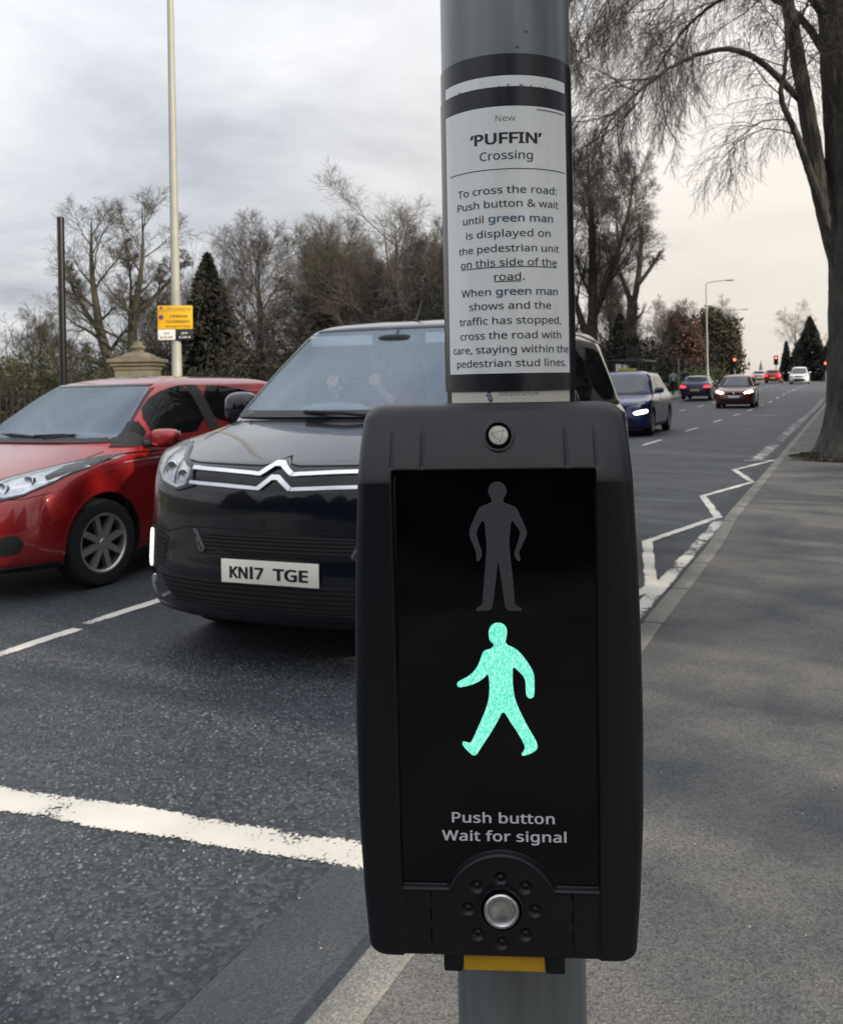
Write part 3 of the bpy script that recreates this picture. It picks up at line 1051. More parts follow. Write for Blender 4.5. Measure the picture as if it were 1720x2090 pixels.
class Car:
    def __init__(s, root, rings, paint, sub=4, wheels=(), wr=.31, cut=None, wcut=.055, ww=.26):
        s.root = root
        V, F = loft(rings, sub)
        s.V, s.F = V, F
        s.bvh = BVHTree.FromPolygons([Vector(p) for p in V], F)
        b = mk('body', V, F, paint, root)
        cutters = []
        s.w = max(r[4] for r in rings)
        dark = M('wheel_arch', (.006, .006, .007), .9)
        for (wx, wy) in wheels:
            for sg in (-1, 1):
                M4 = Matrix.Translation((sg * (s.w + .05), wy, wr)) @ Matrix.Rotation(-sg * R_(90), 4, 'Y')
                cutters.append(MB().lathe([(wr + wcut, 0), (wr + wcut, .05 + ww)], 48, M4).build('cutter', dark))
        if cut:
            poly, y0, y1 = cut
            n = len(poly)
            v = [(x, y0, z) for x, z in poly] + [(x, y1, z) for x, z in poly]
            f = [tuple(range(n)), tuple(range(n, 2 * n))[::-1]] + [(i, i + n, (i + 1) % n + n, (i + 1) % n) for i in range(n)]
            cutters.append(mk('cutter', v, f, M('cabin_lining', (.16, .18, .215), .85)))
        for c in cutters:
            c.parent = root
            bm = bmesh.new(); bm.from_mesh(c.data); bmesh.ops.recalc_face_normals(bm, faces=bm.faces); bm.to_mesh(c.data); bm.free()
        bm = bmesh.new(); bm.from_mesh(b.data)
        bmesh.ops.remove_doubles(bm, verts=bm.verts, dist=1e-5)
        bmesh.ops.recalc_face_normals(bm, faces=bm.faces); bm.to_mesh(b.data); bm.free()
        for c in cutters:
            md = b.modifiers.new('cut', 'BOOLEAN')
            md.object = c; md.operation = 'DIFFERENCE'; md.solver = 'EXACT'; md.material_mode = 'TRANSFER'
        if cutters:
            bpy.context.view_layer.update()
            me = bpy.data.meshes.new_from_object(b.evaluated_get(bpy.context.evaluated_depsgraph_get()))
            b.modifiers.clear()
            b.data = me
            for c in cutters:
                bpy.data.objects.remove(c)
        b.data.shade_smooth()
        b.data.set_sharp_from_angle(angle=R_(38))
        s.body = b

    def cast(s, p, ax):
        if ax == 'F': o, d = Vector((p[0], -3, p[1])), Vector((0, 1, 0))
        elif ax == 'B': o, d = Vector((p[0], 12, p[1])), Vector((0, -1, 0))
        elif ax == 'R': o, d = Vector((4, p[0], p[1])), Vector((-1, 0, 0))
        elif ax == 'L': o, d = Vector((-4, p[0], p[1])), Vector((1, 0, 0))
        else: o, d = Vector((p[0], p[1], 4)), Vector((0, 0, -1))
        h, nn, i, di = s.bvh.ray_cast(o, d)
        if h is None:
            h, nn, i, di = s.bvh.find_nearest(o + d * (3.1 if ax in 'RLT' else 3.3))
        if nn.dot(d) > 0: nn = -nn
        return h, nn, d

    def patch(s, name, poly, ax, off, th, mat, res=.04, parent=None, smooth=40, along=False):
        """a piece of trim of thickness th that follows the body; poly is its outline seen along ax"""
        pts = []
        n = len(poly)
        for i in range(n):
            a, b = np.array(poly[i]), np.array(poly[(i + 1) % n])
            k = max(1, int(np.linalg.norm(b - a) / res))
            pts += [tuple(a + (b - a) * j / k) for j in range(k)]
        nb = len(pts)
        P = np.array(pts)
        ins = []
        for x in np.arange(P[:, 0].min() + res * .5, P[:, 0].max(), res):
            for y in np.arange(P[:, 1].min() + res * .5, P[:, 1].max(), res):
                if inside((x, y), pts) and np.min(np.hypot(P[:, 0] - x, P[:, 1] - y)) > res * .45:
                    ins.append((x, y))
        r = delaunay_2d_cdt([Vector(q) for q in pts + ins], [(i, (i + 1) % nb) for i in range(nb)], [], 1, 1e-6)
        top, bot = [], []
        for q in r[0]:
            h, nn, d = s.cast(q, ax)
            if along: nn = -d
            top.append(h + nn * (off + th)); bot.append(h + nn * (off - (.004 if th < .004 else .0)))
        m = len(top)
        tris = [tuple(t) for t in r[2]]
        # make the outside face outwards
        t = tris[0]
        nrm = (top[t[1]] - top[t[0]]).cross(top[t[2]] - top[t[0]])
        if nrm.dot(s.cast(r[0][t[0]], ax)[2]) > 0:
            tris = [q[::-1] for q in tris]
        ec = {}
        for q in tris:
            for i in range(len(q)):
                a, b = q[i], q[(i + 1) % len(q)]
                ec[(a, b)] = ec.get((a, b), 0) + 1
        f = tris + [tuple(i + m for i in q[::-1]) for q in tris]
        for (a, b) in ec:
            if (b, a) not in ec:
                f.append((b, a, a + m, b + m))
        return mk(name, top + bot, f, mat, parent or s.root, smooth)

    def line(s, name, pts, ax, wd, mat, off=.0, th=.0016, **k):
        return s.patch(name, stroke(pts, wd), ax, off, th, mat, **k)


TYRE = M('tyre_rubber', (.014, .014, .015), .8, var=.2, vscale=40)
ALLOY = M('alloy', (.46, .46, .47), .35, metal=.9, var=.1, vscale=30)
DARKMETAL = M('dark_metal', (.012, .012, .013), .6, metal=.2)
TRIM = M('black_trim', (.011, .012, .014), .5, bump=.1, bscale=300, bdist=.002)
GLOSSBLK = M('gloss_black_trim', (.006, .007, .009), .12)
GAP = M('shut_line', (.004, .004, .005), .9)
CHR = M('chrome_trim', (.78, .79, .82), .10, metal=1.)
PLATE_W = M('plate_white', (.86, .84, .75), .45)
PLATE_Y = M('plate_yellow', (.62, .47, .10), .45)
PLATE_T = M('plate_black', (.01, .01, .012), .5)
DARKGLASS = M('privacy_glass', (.006, .007, .008), .03, spec=.32)
LENS = glass('lamp_lens', (.94, .95, .96), (.03, .55), .015)
REFLECTOR = M('lamp_reflector', (.62, .65, .69), .20, metal=.8, bump=.35, bscale=18, bdist=.02, var=.3, vscale=14)
LAMPON = M('lit_headlamp', (1, 1, 1), .3, emit=(1., .93, .74), estr=7.)
REDON = M('lit_tail_lamp', (.4, .01, .01), .3, emit=(1., .045, .05), estr=3.2)
REDOFF = M('tail_lens_red', (.22, .008, .01), .12)


def wheel(root, x, y, r, wd, spokes=5, steel=ALLOY, turn=0., lod=1, twin=False, sides=None):
    """tyre with rim and hub; x is the outer face, sign gives the side"""
    sg = 1 if x > 0 else -1
    M4 = Matrix.Translation((x, y, r)) @ Matrix.Rotation(turn, 4, 'Z') @ Matrix.Rotation(sg * R_(90), 4, 'Y')
    rr = r * .66
    n = 56 if lod else 24
    wh = MB().lathe([(rr, -wd), (r * .90, -wd), (r * .985, -wd + .02), (r, -wd + .05), (r, -.05), (r * .985, -.022), (r * .93, -.004), (r * .80, 0.002), (rr * 1.03, -.006), (rr, -.02)], n, M4, False).build('wheel', TYRE, root, 35)
    rim = MB()
    rim.lathe([(rr * 1.02, -wd), (rr * .97, -.06), (rr * .96, -.02), (rr * 1.02, -.006), (rr * 1.03, -.003), (rr * .98, -.002), (rr * .93, -.012), (rr * .92, -.06)], n, M4, False)
    for k in range(spokes):
        a = 2 * math.pi * k / spokes + .3
        for da in ((-.12, .12) if twin else (0,)):
            wid0, wid1 = (.011, .014) if twin else (.022, .020)
            c, s_ = math.cos(a), math.sin(a)
            ca, sa = math.cos(a + da), math.sin(a + da)
            i0, i1 = rr * .16, rr * .95
            v = []
            for (rad, wdt, zt, zb) in ((i0, wid0, -.012, -.05), (i1, wid1, -.012, -.055)):
                for sx in (-1, 1):
                    px = rad * (ca if rad == i1 else c) - sx * wdt * s_
                    py = rad * (sa if rad == i1 else s_) + sx * wdt * c
                    v += [M4 @ Vector((px, py, zt)), M4 @ Vector((px, py, zb))]
            rim.add(v, [(0, 2, 6, 4), (0, 4, 5, 1), (2, 3, 7, 6), (1, 5, 7, 3), (4, 6, 7, 5), (0, 1, 3, 2)])
    rim.lathe([(.0001, -.008), (.028, -.009), (.034, -.016), (.05, -.02), (.052, -.05)], 24, M4, False)
    rim.build('rim', steel, wh, 30)
    if lod:
        MB().lathe([(rr * .93, -.075), (.0001, -.075)], 32, M4, False).build('brake_disc', DARKMETAL, wh)
    return wh


def plate(root, name, body, c, wd, ht, mat, tilt=0., rear=False, front_y=0.):
    """number plate centred at c=(x, y, z), facing -y (or +y when rear)"""
    sg = 1 if rear else -1
    b = MB().box((c[0] - wd / 2, c[1] - .003, c[2] - ht / 2), (c[0] + wd / 2, c[1] + .003, c[2] + ht / 2), .0025).build('number_plate', mat, root, 40)
    if body:
        segs = body if isinstance(body, list) else [(body, -wd * .42, wd * .42)]
        for tx, x0, x1 in segs:
            v2, f2 = text_fit(tx, x0, x1, -ht * .28, ht * .58, .04)
            mk('plate_lettering', [(c[0] - sg * p[0], c[1] + sg * (.0036 + p[2]), c[2] + p[1]) for p in v2], f2, PLATE_T, b)
    return b


def mirror_(root, cx_, cy_, cz_, sg, rad, mat, foot, e=.7):
    m = MB().ell((cx_, cy_, cz_), rad, e, 24, 14).build('door_mirror', mat, root, True)
    MB().tube([(foot[0], foot[1], foot[2]), (cx_ - sg * rad[0] * .3, cy_ + .01, cz_ - rad[2] * .6)], [.03, .024], 10).build('mirror_arm', TRIM, m, 40)
    MB().box((cx_ - rad[0] * .75, cy_ + rad[1] * .86, cz_ - rad[2] * .72), (cx_ + rad[0] * .75, cy_ + rad[1] * 1.0, cz_ + rad[2] * .72), .01).build('mirror_glass', M('mirror_glass', (.6, .62, .65), .03, metal=1.), m, 40)
    return m


def both(fn):
    for sg in (-1, 1):
        fn(sg)


def sm_(poly, sg):
    return [(sg * x, z) for x, z in poly]


# ---- people (one continuous skinned body each)
SKIN = M('skin', (.62, .38, .29), .55, var=.08, vscale=30)


def person(name, label, loc, rz, joints, edges, split, mats, hair=None, hair_col=(.05, .035, .025), fingers=(), cat='person', lod=2):
    """joints: name -> (x, y, z, radius); edges: pairs; split(x, y, z) picks the material of a face"""
    root = thing(name, label, cat, loc, rz)
    J = dict(joints); E_ = list(edges)
    for (wrist, dr, up, side, size) in fingers:
        wv = Vector(J[wrist][:3]); d = Vector(dr).normalized(); u = Vector(up).normalized(); s_ = d.cross(u).normalized() * side
        palm = wv + d * .075 * size
        J[wrist + '_p'] = (*palm, .026 * size)
        E_.append((wrist, wrist + '_p'))
        for k, (off, ln) in enumerate(((-.03, .062), (-.01, .072), (.011, .068), (.031, .052))):
            b0 = palm + s_ * off * size + d * .015 * size
            b1 = b0 + (d * .75 - u * .55) * ln * .55 * size
            b2 = b1 + (d * .05 - u * 1.0) * ln * .5 * size
            for i, (q, r) in enumerate(((b0, .0105), (b1, .0095), (b2, .008))):
                J[f'{wrist}_f{k}{i}'] = (*q, r * size)
            E_ += [(wrist + '_p', f'{wrist}_f{k}0'), (f'{wrist}_f{k}0', f'{wrist}_f{k}1'), (f'{wrist}_f{k}1', f'{wrist}_f{k}2')]
        t0 = wv + d * .03 * size - s_ * .03 * size
        t1 = t0 + (d * .6 - s_ * .6 - u * .3).normalized() * .035 * size
        t2 = t1 + (d * .8 - u * .6).normalized() * .028 * size
        for i, (q, r) in enumerate(((t0, .012), (t1, .0105), (t2, .009))):
            J[f'{wrist}_t{i}'] = (*q, r * size)
        E_ += [(wrist, f'{wrist}_t0'), (f'{wrist}_t0', f'{wrist}_t1'), (f'{wrist}_t1', f'{wrist}_t2')]
    keys = list(J)
    me = bpy.data.meshes.new('body')
    me.from_pydata([J[k][:3] for k in keys], [(keys.index(a), keys.index(b)) for a, b in E_], [])
    o = bpy.data.objects.new('body', me)
    COL.objects.link(o)
    md = o.modifiers.new('skin', 'SKIN')
    md.use_smooth_shade = True
    for i, k in enumerate(keys):
        sv = me.skin_vertices[0].data[i]
        r = J[k][3]
        sv.radius = (r, J[k][4] if len(J[k]) > 4 else r)
        sv.use_root = (i == 0)
    sd = o.modifiers.new('sub', 'SUBSURF'); sd.levels = lod; sd.render_levels = lod
    bpy.context.view_layer.update()
    nm = bpy.data.meshes.new_from_object(o.evaluated_get(bpy.context.evaluated_depsgraph_get()))
    o.modifiers.clear(); o.data = nm
    nm.materials.clear()
    for m in mats: nm.materials.append(m)
    for p in nm.polygons:
        p.material_index = split(*p.center)
        p.use_smooth = True
    o.parent = root
    if hair:
        h = MB()
        for c, r, e in hair: h.ell(c, r, e, 18, 12)
        h.build('hair', M('hair_%02d' % int(hair_col[0] * 1000), hair_col, .7, bump=.5, bscale=90, bdist=.01), root, True)
    return root


# ---- black people carrier in the nearest lane
VAN = (-2.452, 3.65)
van = thing('people_carrier', 'black people carrier stopped at the line with a white number plate', 'van', (VAN[0], VAN[1], 0), R_(3.0))
BLACKPAINT = M('black_metallic_paint', (.002, .0036, .0095), .22, metal=0., coat=1., spec=.25)
vr = [  # zf  zs0  zs1   yf    w    Lf   nf   yr    Lr   nr
    (.200, .18, .20, .50, .80, .50, 2.4, 4.50, .30, 3.0),
    (.215, .19, .21, .20, .88, .50, 2.4, 4.55, .30, 3.0),
    (.245, .22, .24, .06, .915, .50, 2.45, 4.58, .30, 3.0),
    (.290, .27, .28, .020, .93, .50, 2.5, 4.60, .30, 3.0),
    (.440, .44, .44, .000, .945, .50, 2.5, 4.60, .28, 3.0),
    (.560, .56, .56, .010, .948, .50, 2.5, 4.60, .28, 3.0),
    (.700, .72, .72, .020, .95, .50, 2.5, 4.60, .28, 3.0),
    (.850, .88, .90, .030, .945, .50, 2.5, 4.60, .28, 3.2),
    (.930, .98, 1.04, .050, .94, .52, 2.5, 4.59, .28, 3.2),
    (.985, 1.06, 1.10, .085, .93, .55, 2.5, 4.58, .28, 3.2),
    (1.015, 1.09, 1.125, .150, .92, .56, 2.5, 4.58, .28, 3.2),
    (1.105, 1.125, 1.15, .480, .905, .52, 2.6, 4.57, .28, 3.2),
    (1.165, 1.150, 1.175, .780, .89, .42, 2.8, 4.56, .28, 3.2),
    (1.185, 1.175, 1.20, .850, .885, .38, 2.9, 4.55, .28, 3.2),
    (1.260, 1.250, 1.27, .945, .862, .36, 3.0, 4.53, .26, 3.2),
    (1.450, 1.440, 1.46, 1.195, .805, .33, 3.0, 4.47, .26, 3.2),
    (1.640, 1.630, 1.64, 1.470, .752, .30, 3.0, 4.40, .26, 3.2),
    (1.725, 1.700, 1.71, 1.600, .725, .28, 3.0, 4.36, .26, 3.2),
    (1.765, 1.740, 1.745, 1.740, .700, .28, 3.0, 4.32, .26, 3.2),
    (1.795, 1.775, 1.78, 1.980, .640, .30, 2.8, 4.22, .30, 3.0),
    (1.818, 1.805, 1.81, 2.300, .460, .40, 2.4, 4.00, .50, 2.4),
    (1.826, 1.822, 1.822, 2.600, .200, .40, 2.2, 3.70, .50, 2.2),
    (1.828, 1.828, 1.828, 2.900, .010, .20, 2.0, 3.40, .20, 2.0)]
scrn = rnd([(-.800, 1.200), (.800, 1.200), (.795, 1.235), (.725, 1.46), (.640, 1.69), (.60, 1.715), (-.60, 1.715), (-.640, 1.69), (-.725, 1.46), (-.795, 1.235)], 1)
VC = Car(van, vr, BLACKPAINT, 4, [(0, .90), (0, 3.85)], .335, cut=([(x * .985, 1.215 + (z - 1.2) * .965) for x, z in scrn], .35, 3.2))
for sg in (-1, 1):
    wheel(van, sg * .925, .90, .335, .225, 5, ALLOY, 0)
    wheel(van, sg * .925, 3.85, .335, .225, 5, ALLOY, 0)
WSCREEN = glass('windscreen_glass', (.80, .84, .88), (.02, .30), .015, (.84, .92, 1.0))
ws = VC.patch('windscreen', scrn, 'F', .002, .004, WSCREEN, .05)
# black printed border and the sweep of black plastic at its foot
VC.patch('windscreen_border', [(-.805, 1.188), (.805, 1.188), (.800, 1.226), (-.800, 1.226)], 'F', .003, .005, TRIM, .04, ws)
for sg in (-1, 1):
    VC.line('screen_edge', [(sg * .807, 1.20), (sg * .729, 1.46), (sg * .642, 1.70)], 'F', .016, GLOSSBLK, .002, .005, parent=ws)
VC.line('screen_edge', [(-.61, 1.722), (.61, 1.722)], 'F', .014, GLOSSBLK, .002, .005, parent=ws)
wp = MB()
wp.tube([(-.30, .885, 1.225), (-.02, .832, 1.218), (.12, .83, 1.205)], [.010, .013, .012], 8).tube([(-.52, .935, 1.218), (-.1, .85, 1.216)], .007, 8)
wp.build('wiper', TRIM, van, 40)
MB().tube([(.25, .838, 1.215), (.60, .93, 1.225), (.75, 1.0, 1.225)], [.012, .011, .008], 8).build('wiper', TRIM, van, 40)
# bonnet shut line, bumper joint
VC.line('shut_line', [(-.80, 1.075), (-.66, 1.012), (-.50, .996), (-.1, .990), (-.055, .997), (0, 1.03), (.055, .997), (.1, .990), (.50, .996), (.66, 1.012), (.80, 1.075)], 'F', .006, GAP, .0005, .0012)
for sg in (-1, 1):
    VC.line('shut_line', [(sg * .74, .55), (sg * .76, .95)], 'T', .005, GAP, .0005, .0012)
# grille band with two chromed bars rising to a double chevron
VC.patch('grille_band', [(-.51, .975), (-.10, .962), (-.015, 1.012), (.015, 1.012), (.10, .962), (.51, .975), (.485, .893), (.09, .876), (-.09, .876), (-.485, .893)], 'F', .0008, .0012, GLOSSBLK, .03)
for nm, zs in (('upper', (.969, .951, 1.001)), ('lower', (.903, .886, .944))):
    ze, zf_, zt_ = zs
    VC.line('chrome_bar', [(-.505, ze), (-.30, ze - .007), (-.090, zf_), (-.020, zt_ - .006), (.020, zt_ - .006), (.090, zf_), (.30, ze - .007), (.505, ze)], 'F', .0155, CHR, .003, .010, res=.012, smooth=60)
    VC.line('chevron', [(-.086, zf_ - .001), (-.016, zt_ - .009), (.016, zt_ - .009), (.086, zf_ - .001)], 'F', .021, CHR, .004, .013, res=.010, smooth=60)
# head lamps
hl = [(-.505, .978), (-.475, .888), (-.60, .858), (-.72, .882), (-.81, .945), (-.868, 1.03), (-.845, 1.072), (-.74, 1.058), (-.62, 1.012)]
for sg in (-1, 1):
    h = VC.patch('headlight', sm_(hl, sg), 'F', .0005, .002, REFLECTOR, .02)
    VC.patch('lens', sm_(hl, sg), 'F', .010, .003, LENS, .03, h)
    VC.line('lens_rim', sm_(hl + hl[:1], sg), 'F', .008, GLOSSBLK, .001, .010, parent=h, res=.03)
    for (x, z, r) in ((-.562, .932, .034), (-.676, .962, .038)):
        hp, hn, hd_ = VC.cast((sg * x, z), 'F')
        M4 = Matrix.Translation(hp + Vector((0, -.004, 0))) @ Matrix.Rotation(R_(90), 4, 'X')
        b_ = MB().lathe([(r, -.02), (r * 1.02, .006), (r * .93, .008), (r * .80, -.008), (r * .60, -.02), (r * .3, -.028), (.0001, -.03)], 36, M4, False).build('lamp_bowl', CHR, h, 40)
        MB().lathe([(.0001, .004), (r * .32, .000), (r * .42, -.014), (r * .42, -.03)], 24, M4, False).build('projector', M('projector_glass', (.02, .025, .03), .03, spec=.9), b_, 40)
    VC.line('lamp_divider', sm_([(-.620, .885), (-.625, 1.005)], sg), 'F', .012, GLOSSBLK, .003, .004, parent=h, res=.02)
    VC.line('lamp_divider', sm_([(-.735, .900), (-.765, 1.045)], sg), 'F', .014, GLOSSBLK, .003, .004, parent=h, res=.02)
    VC.patch('indicator', sm_([(-.77, .96), (-.83, 1.00), (-.845, 1.05), (-.785, 1.045)], sg), 'F', .003, .003, M('clear_indicator', (.75, .72, .66), .2, metal=.5), .02, h)
    VC.line('light_strip', sm_([(-.50, .905), (-.60, .880), (-.72, .905), (-.80, .965)], sg), 'F', .014, CHR, .004, .004, parent=h, res=.02)
# intakes
ug = [(-.462, .674), (-.395, .575), (.395, .575), (.462, .674)]
g = VC.patch('upper_grille', rnd(ug, 1), 'F', -.0004, .0018, M('grille_black', (.004, .004, .005), .8), .03)
for z in (.595, .613, .631, .649, .664):
    xw = .395 + (z - .575) * .62
    VC.line('slat', [(-xw, z), (xw, z)], 'F', .007, TRIM, .001, .006, parent=g, res=.04)
VC.line('grille_rim', [(-.470, .682), (-.40, .570), (.40, .570), (.470, .682)], 'F', .009, GLOSSBLK, .001, .007, parent=g, res=.03)
for sg in (-1, 1):
    VC.patch('air_guide', sm_([(-.470, .684), (-.440, .676), (-.392, .590), (-.402, .572), (-.425, .578)], sg), 'F', .002, .006, M('grey_plastic', (.10, .11, .12), .35), .02, g)
lgp = [(-.74, .455), (.74, .455), (.70, .40), (.60, .300), (-.60, .300), (-.70, .40)]
g = VC.patch('lower_grille', rnd(lgp, 1), 'F', -.0004, .0018, M('grille_black'), .03)
for z in (.316, .332, .351, .374, .397, .420, .440):
    xw = np.interp(z, [.285, .40, .455], [.60, .70, .74]) - .02
    VC.line('slat', [(-xw, z), (xw, z)], 'F', .008, TRIM, .001, .006, parent=g, res=.04)
VC.line('bumper_lip', [(-.88, .35), (-.74, .278), (-.5, .268), (.5, .268), (.74, .278), (.88, .35)], 'F', .016, GLOSSBLK, .001, .010, res=.03)
VC.line('bumper_joint', [(-.90, .72), (-.80, .672), (-.66, .652), (-.50, .690), (.50, .690), (.66, .652), (.80, .672), (.90, .72)], 'F', .006, GAP, .0005, .0012, res=.03)
# side lamps in the bumper corners
for sg in (-1, 1):
    pod = VC.patch('fog_lamp_pod', sm_(rnd([(-.66, .625), (-.70, .46), (-.915, .44), (-.925, .60), (-.86, .68)], 1), sg), 'F', .0002, .0016, M('grille_black'), .02)
    for k in range(7):
        z = .475 + k * .024
        VC.line('fin', sm_([(-.69 + .004 * k, z), (-.80, z + .012)], sg), 'F', .006, TRIM, .001, .007, parent=pod, res=.03)
    VC.patch('daytime_lamp', sm_(rnd([(-.812, .640), (-.842, .648), (-.862, .55), (-.845, .458), (-.812, .455), (-.822, .55)], 1), sg), 'F', .003, .010, M('lit_daytime_lamp', (1, 1, 1), .3, emit=(1, .96, .80), estr=1.5), .015, pod)
    MB().lathe([(.0001, .012), (.018, .010), (.022, 0)], 20, Matrix.Translation(VC.cast((sg * .80, .395), 'F')[0]) @ Matrix.Rotation(R_(90), 4, 'X'), False).build('parking_sensor', CHR, pod, 40)
plate(van, 'number_plate', [('KN', -.214, -.113), ('l', -.103, -.085), ('7', -.078, -.028), ('TGE', .020, .207)], (-.010, -.012, .500), .52, .111, PLATE_W)
# sides
for sg, ax in ((1, 'R'), (-1, 'L')):
    for nm, poly in (('front_window', [(1.52, 1.23), (1.62, 1.40), (1.86, 1.635), (2.32, 1.645), (2.34, 1.22)]), ('side_window', [(2.42, 1.22), (2.40, 1.645), (3.30, 1.645), (3.34, 1.22)]), ('rear_window', [(3.42, 1.22), (3.38, 1.645), (4.02, 1.63), (4.14, 1.55), (4.26, 1.22)])):
        VC.patch(nm, rnd(poly, 1), ax, .001, .003, DARKGLASS, .06)
    VC.line('shut_line', [(1.30, .35), (1.28, .95), (1.46, 1.19)], ax, .006, GAP, .0005, .0012)
    VC.line('shut_line', [(2.38, .28), (2.38, 1.21)], ax, .006, GAP, .0005, .0012)
    VC.line('shut_line', [(3.38, .50), (3.38, 1.21)], ax, .006, GAP, .0005, .0012)
    VC.line('roof_strip', [(1.85, 1.725), (2.6, 1.74), (3.6, 1.74), (4.2, 1.70)], ax, .020, M('roof_strip', (.35, .35, .34), .3, metal=.8), .0, .008)
    VC.patch('door_handle', rnd([(2.12, .93), (2.30, .93), (2.30, .97), (2.12, .97)], 1), ax, .012, .02, BLACKPAINT, .03)
    mirror_(van, sg * 1.04, 1.40, 1.235, sg, (.115, .075, .105), BLACKPAINT, (sg * .86, 1.42, 1.15))
    VC.patch('rear_light', rnd([(4.42, 1.12), (4.42, .80), (4.56, .80), (4.54, 1.12)], 1), ax, .001, .006, REDOFF, .04)
MB().tube([(-.02, 1.88, 1.775), (-.02, 1.92, 1.80), (-.02, 2.02, 1.93)], [.016, .010, .004], 10).build('roof_aerial', TRIM, van, 40)
# cabin
SEATF = M('seat_fabric', (.10, .115, .145), .9, var=.2, vscale=50)
for x in (-.40, .40):
    st = MB().ell((x, 2.42, 1.28), (.24, .09, .34), .55).build('seat', SEATF, van, True)
    MB().ell((x, 2.40, 1.60), (.13, .06, .09), .6).build('head_rest', SEATF, st, True)
    MB().box((x - .24, 1.60, 1.625), (x + .20, 1.615, 1.69), .006).build('sun_visor', M('visor_fabric', (.85, .83, .82), .8), van, 40)
MB().ell((0.0, 1.50, 1.645), (.11, .03, .035), .6).tube([(0, 1.50, 1.65), (0, 1.56, 1.70)], .012, 8).build('rear_view_mirror', TRIM, van, True)
MB().box((-.72, .95, 1.19), (.72, 1.42, 1.222), .01).ell((-.38, 1.42, 1.215), (.22, .12, .05), .8).build('dashboard', M('dash_plastic', (.17, .195, .225), .7), van, 40)
tb = MB()
for i in range(24):
    a0_, a1_ = 2 * math.pi * i / 24, 2 * math.pi * (i + 1) / 24
    tb.tube([(-.38 + .185 * math.cos(a0_), 1.62 + .07 * math.sin(a0_), 1.235 + .165 * math.sin(a0_)), (-.38 + .185 * math.cos(a1_), 1.62 + .07 * math.sin(a1_), 1.235 + .165 * math.sin(a1_))], .014, 8)
tb.build('steering_wheel', TRIM, van, True)
drv = person('person', 'driver in a reddish top behind the windscreen of the black people carrier', (VAN[0] - .0, VAN[1], 0), R_(3.0),
             {'pel': (-.38, 2.26, .92, .15, .12), 'wst': (-.38, 2.28, 1.08, .145, .11), 'chs': (-.38, 2.24, 1.26, .165, .115), 'nkb': (-.38, 2.20, 1.39, .07), 'nck': (-.38, 2.17, 1.45, .052),
              'jaw': (-.38, 2.13, 1.52, .068, .075), 'hed': (-.38, 2.14, 1.59, .080, .095), 'crn': (-.38, 2.16, 1.655, .062, .075), 'nos': (-.38, 2.045, 1.555, .016),
              'shl': (-.19, 2.20, 1.345, .068), 'ebl': (-.12, 2.00, 1.16, .050), 'wrl': (-.20, 1.72, 1.315, .032),
              'shr': (-.57, 2.20, 1.345, .068), 'ebr': (-.66, 2.00, 1.16, .050), 'wrr': (-.54, 1.72, 1.315, .032)},
             [('pel', 'wst'), ('wst', 'chs'), ('chs', 'nkb'), ('nkb', 'nck'), ('nck', 'jaw'), ('jaw', 'hed'), ('hed', 'crn'), ('jaw', 'nos'), ('chs', 'shl'), ('shl', 'ebl'), ('ebl', 'wrl'), ('chs', 'shr'), ('shr', 'ebr'), ('ebr', 'wrr')],
             lambda x, y, z: 1 if (z > 1.43 or y < 1.80) else 0, [M('red_jumper', (.62, .16, .14), .85, var=.15, vscale=40), SKIN],
             [((-.38, 2.175, 1.625), (.092, .10, .085), .95)], (.06, .045, .035), [('wrl', (-.15, -.6, .8), (.2, -.8, -.5), 1, 1.0), ('wrr', (.15, -.6, .8), (-.2, -.8, -.5), -1, 1.0)])

# ---- red hatchback in the middle lane
red = thing('red_hatchback', 'bright red hatchback cut by the left edge of the picture, beside the black people carrier', 'car', (-5.555, 4.17, 0), 0)
REDPAINT = M('red_metallic_paint', (.30, .011, .013), .32, metal=.35, coat=1., spec=.5, var=.05, vscale=400)
rr_ = [
    (.170, .19, .20, .16, .74, .55, 2.3, 3.78, .30, 3.0),
    (.200, .20, .21, .07, .80, .55, 2.3, 3.84, .30, 3.0),
    (.260, .26, .26, .020, .83, .55, 2.35, 3.87, .30, 3.0),
    (.400, .40, .40, .000, .843, .55, 2.4, 3.88, .30, 3.0),
    (.540, .56, .56, .015, .848, .55, 2.4, 3.88, .30, 3.0),
    (.650, .70, .70, .045, .848, .58, 2.4, 3.88, .30, 3.0),
    (.730, .80, .80, .100, .842, .60, 2.4, 3.87, .30, 3.0),
    (.790, .855, .89, .190, .830, .62, 2.4, 3.86, .30, 3.0),
    (.880, .895, .94, .500, .812, .60, 2.5, 3.84, .30, 3.0),
    (.965, .925, .98, .820, .795, .50, 2.7, 3.82, .30, 3.0),
    (.990, .945, 1.00, .880, .785, .46, 2.8, 3.80, .30, 3.0),
    (1.04, 1.005, 1.05, .965, .760, .46, 2.8, 3.76, .30, 3.0),
    (1.19, 1.165, 1.20, 1.190, .690, .44, 2.8, 3.68, .30, 3.0),
    (1.33, 1.310, 1.33, 1.420, .622, .42, 2.8, 3.56, .30, 3.0),
    (1.395, 1.375, 1.385, 1.545, .585, .42, 2.8, 3.50, .30, 3.0),
    (1.430, 1.415, 1.42, 1.660, .550, .42, 2.7, 3.44, .30, 3.0),
    (1.462, 1.450, 1.452, 1.840, .470, .45, 2.5, 3.34, .40, 2.6),
    (1.482, 1.476, 1.474, 2.060, .280, .45, 2.3, 3.10, .50, 2.3),
    (1.488, 1.488, 1.488, 2.300, .010, .20, 2.0, 2.80, .20, 2.0)]
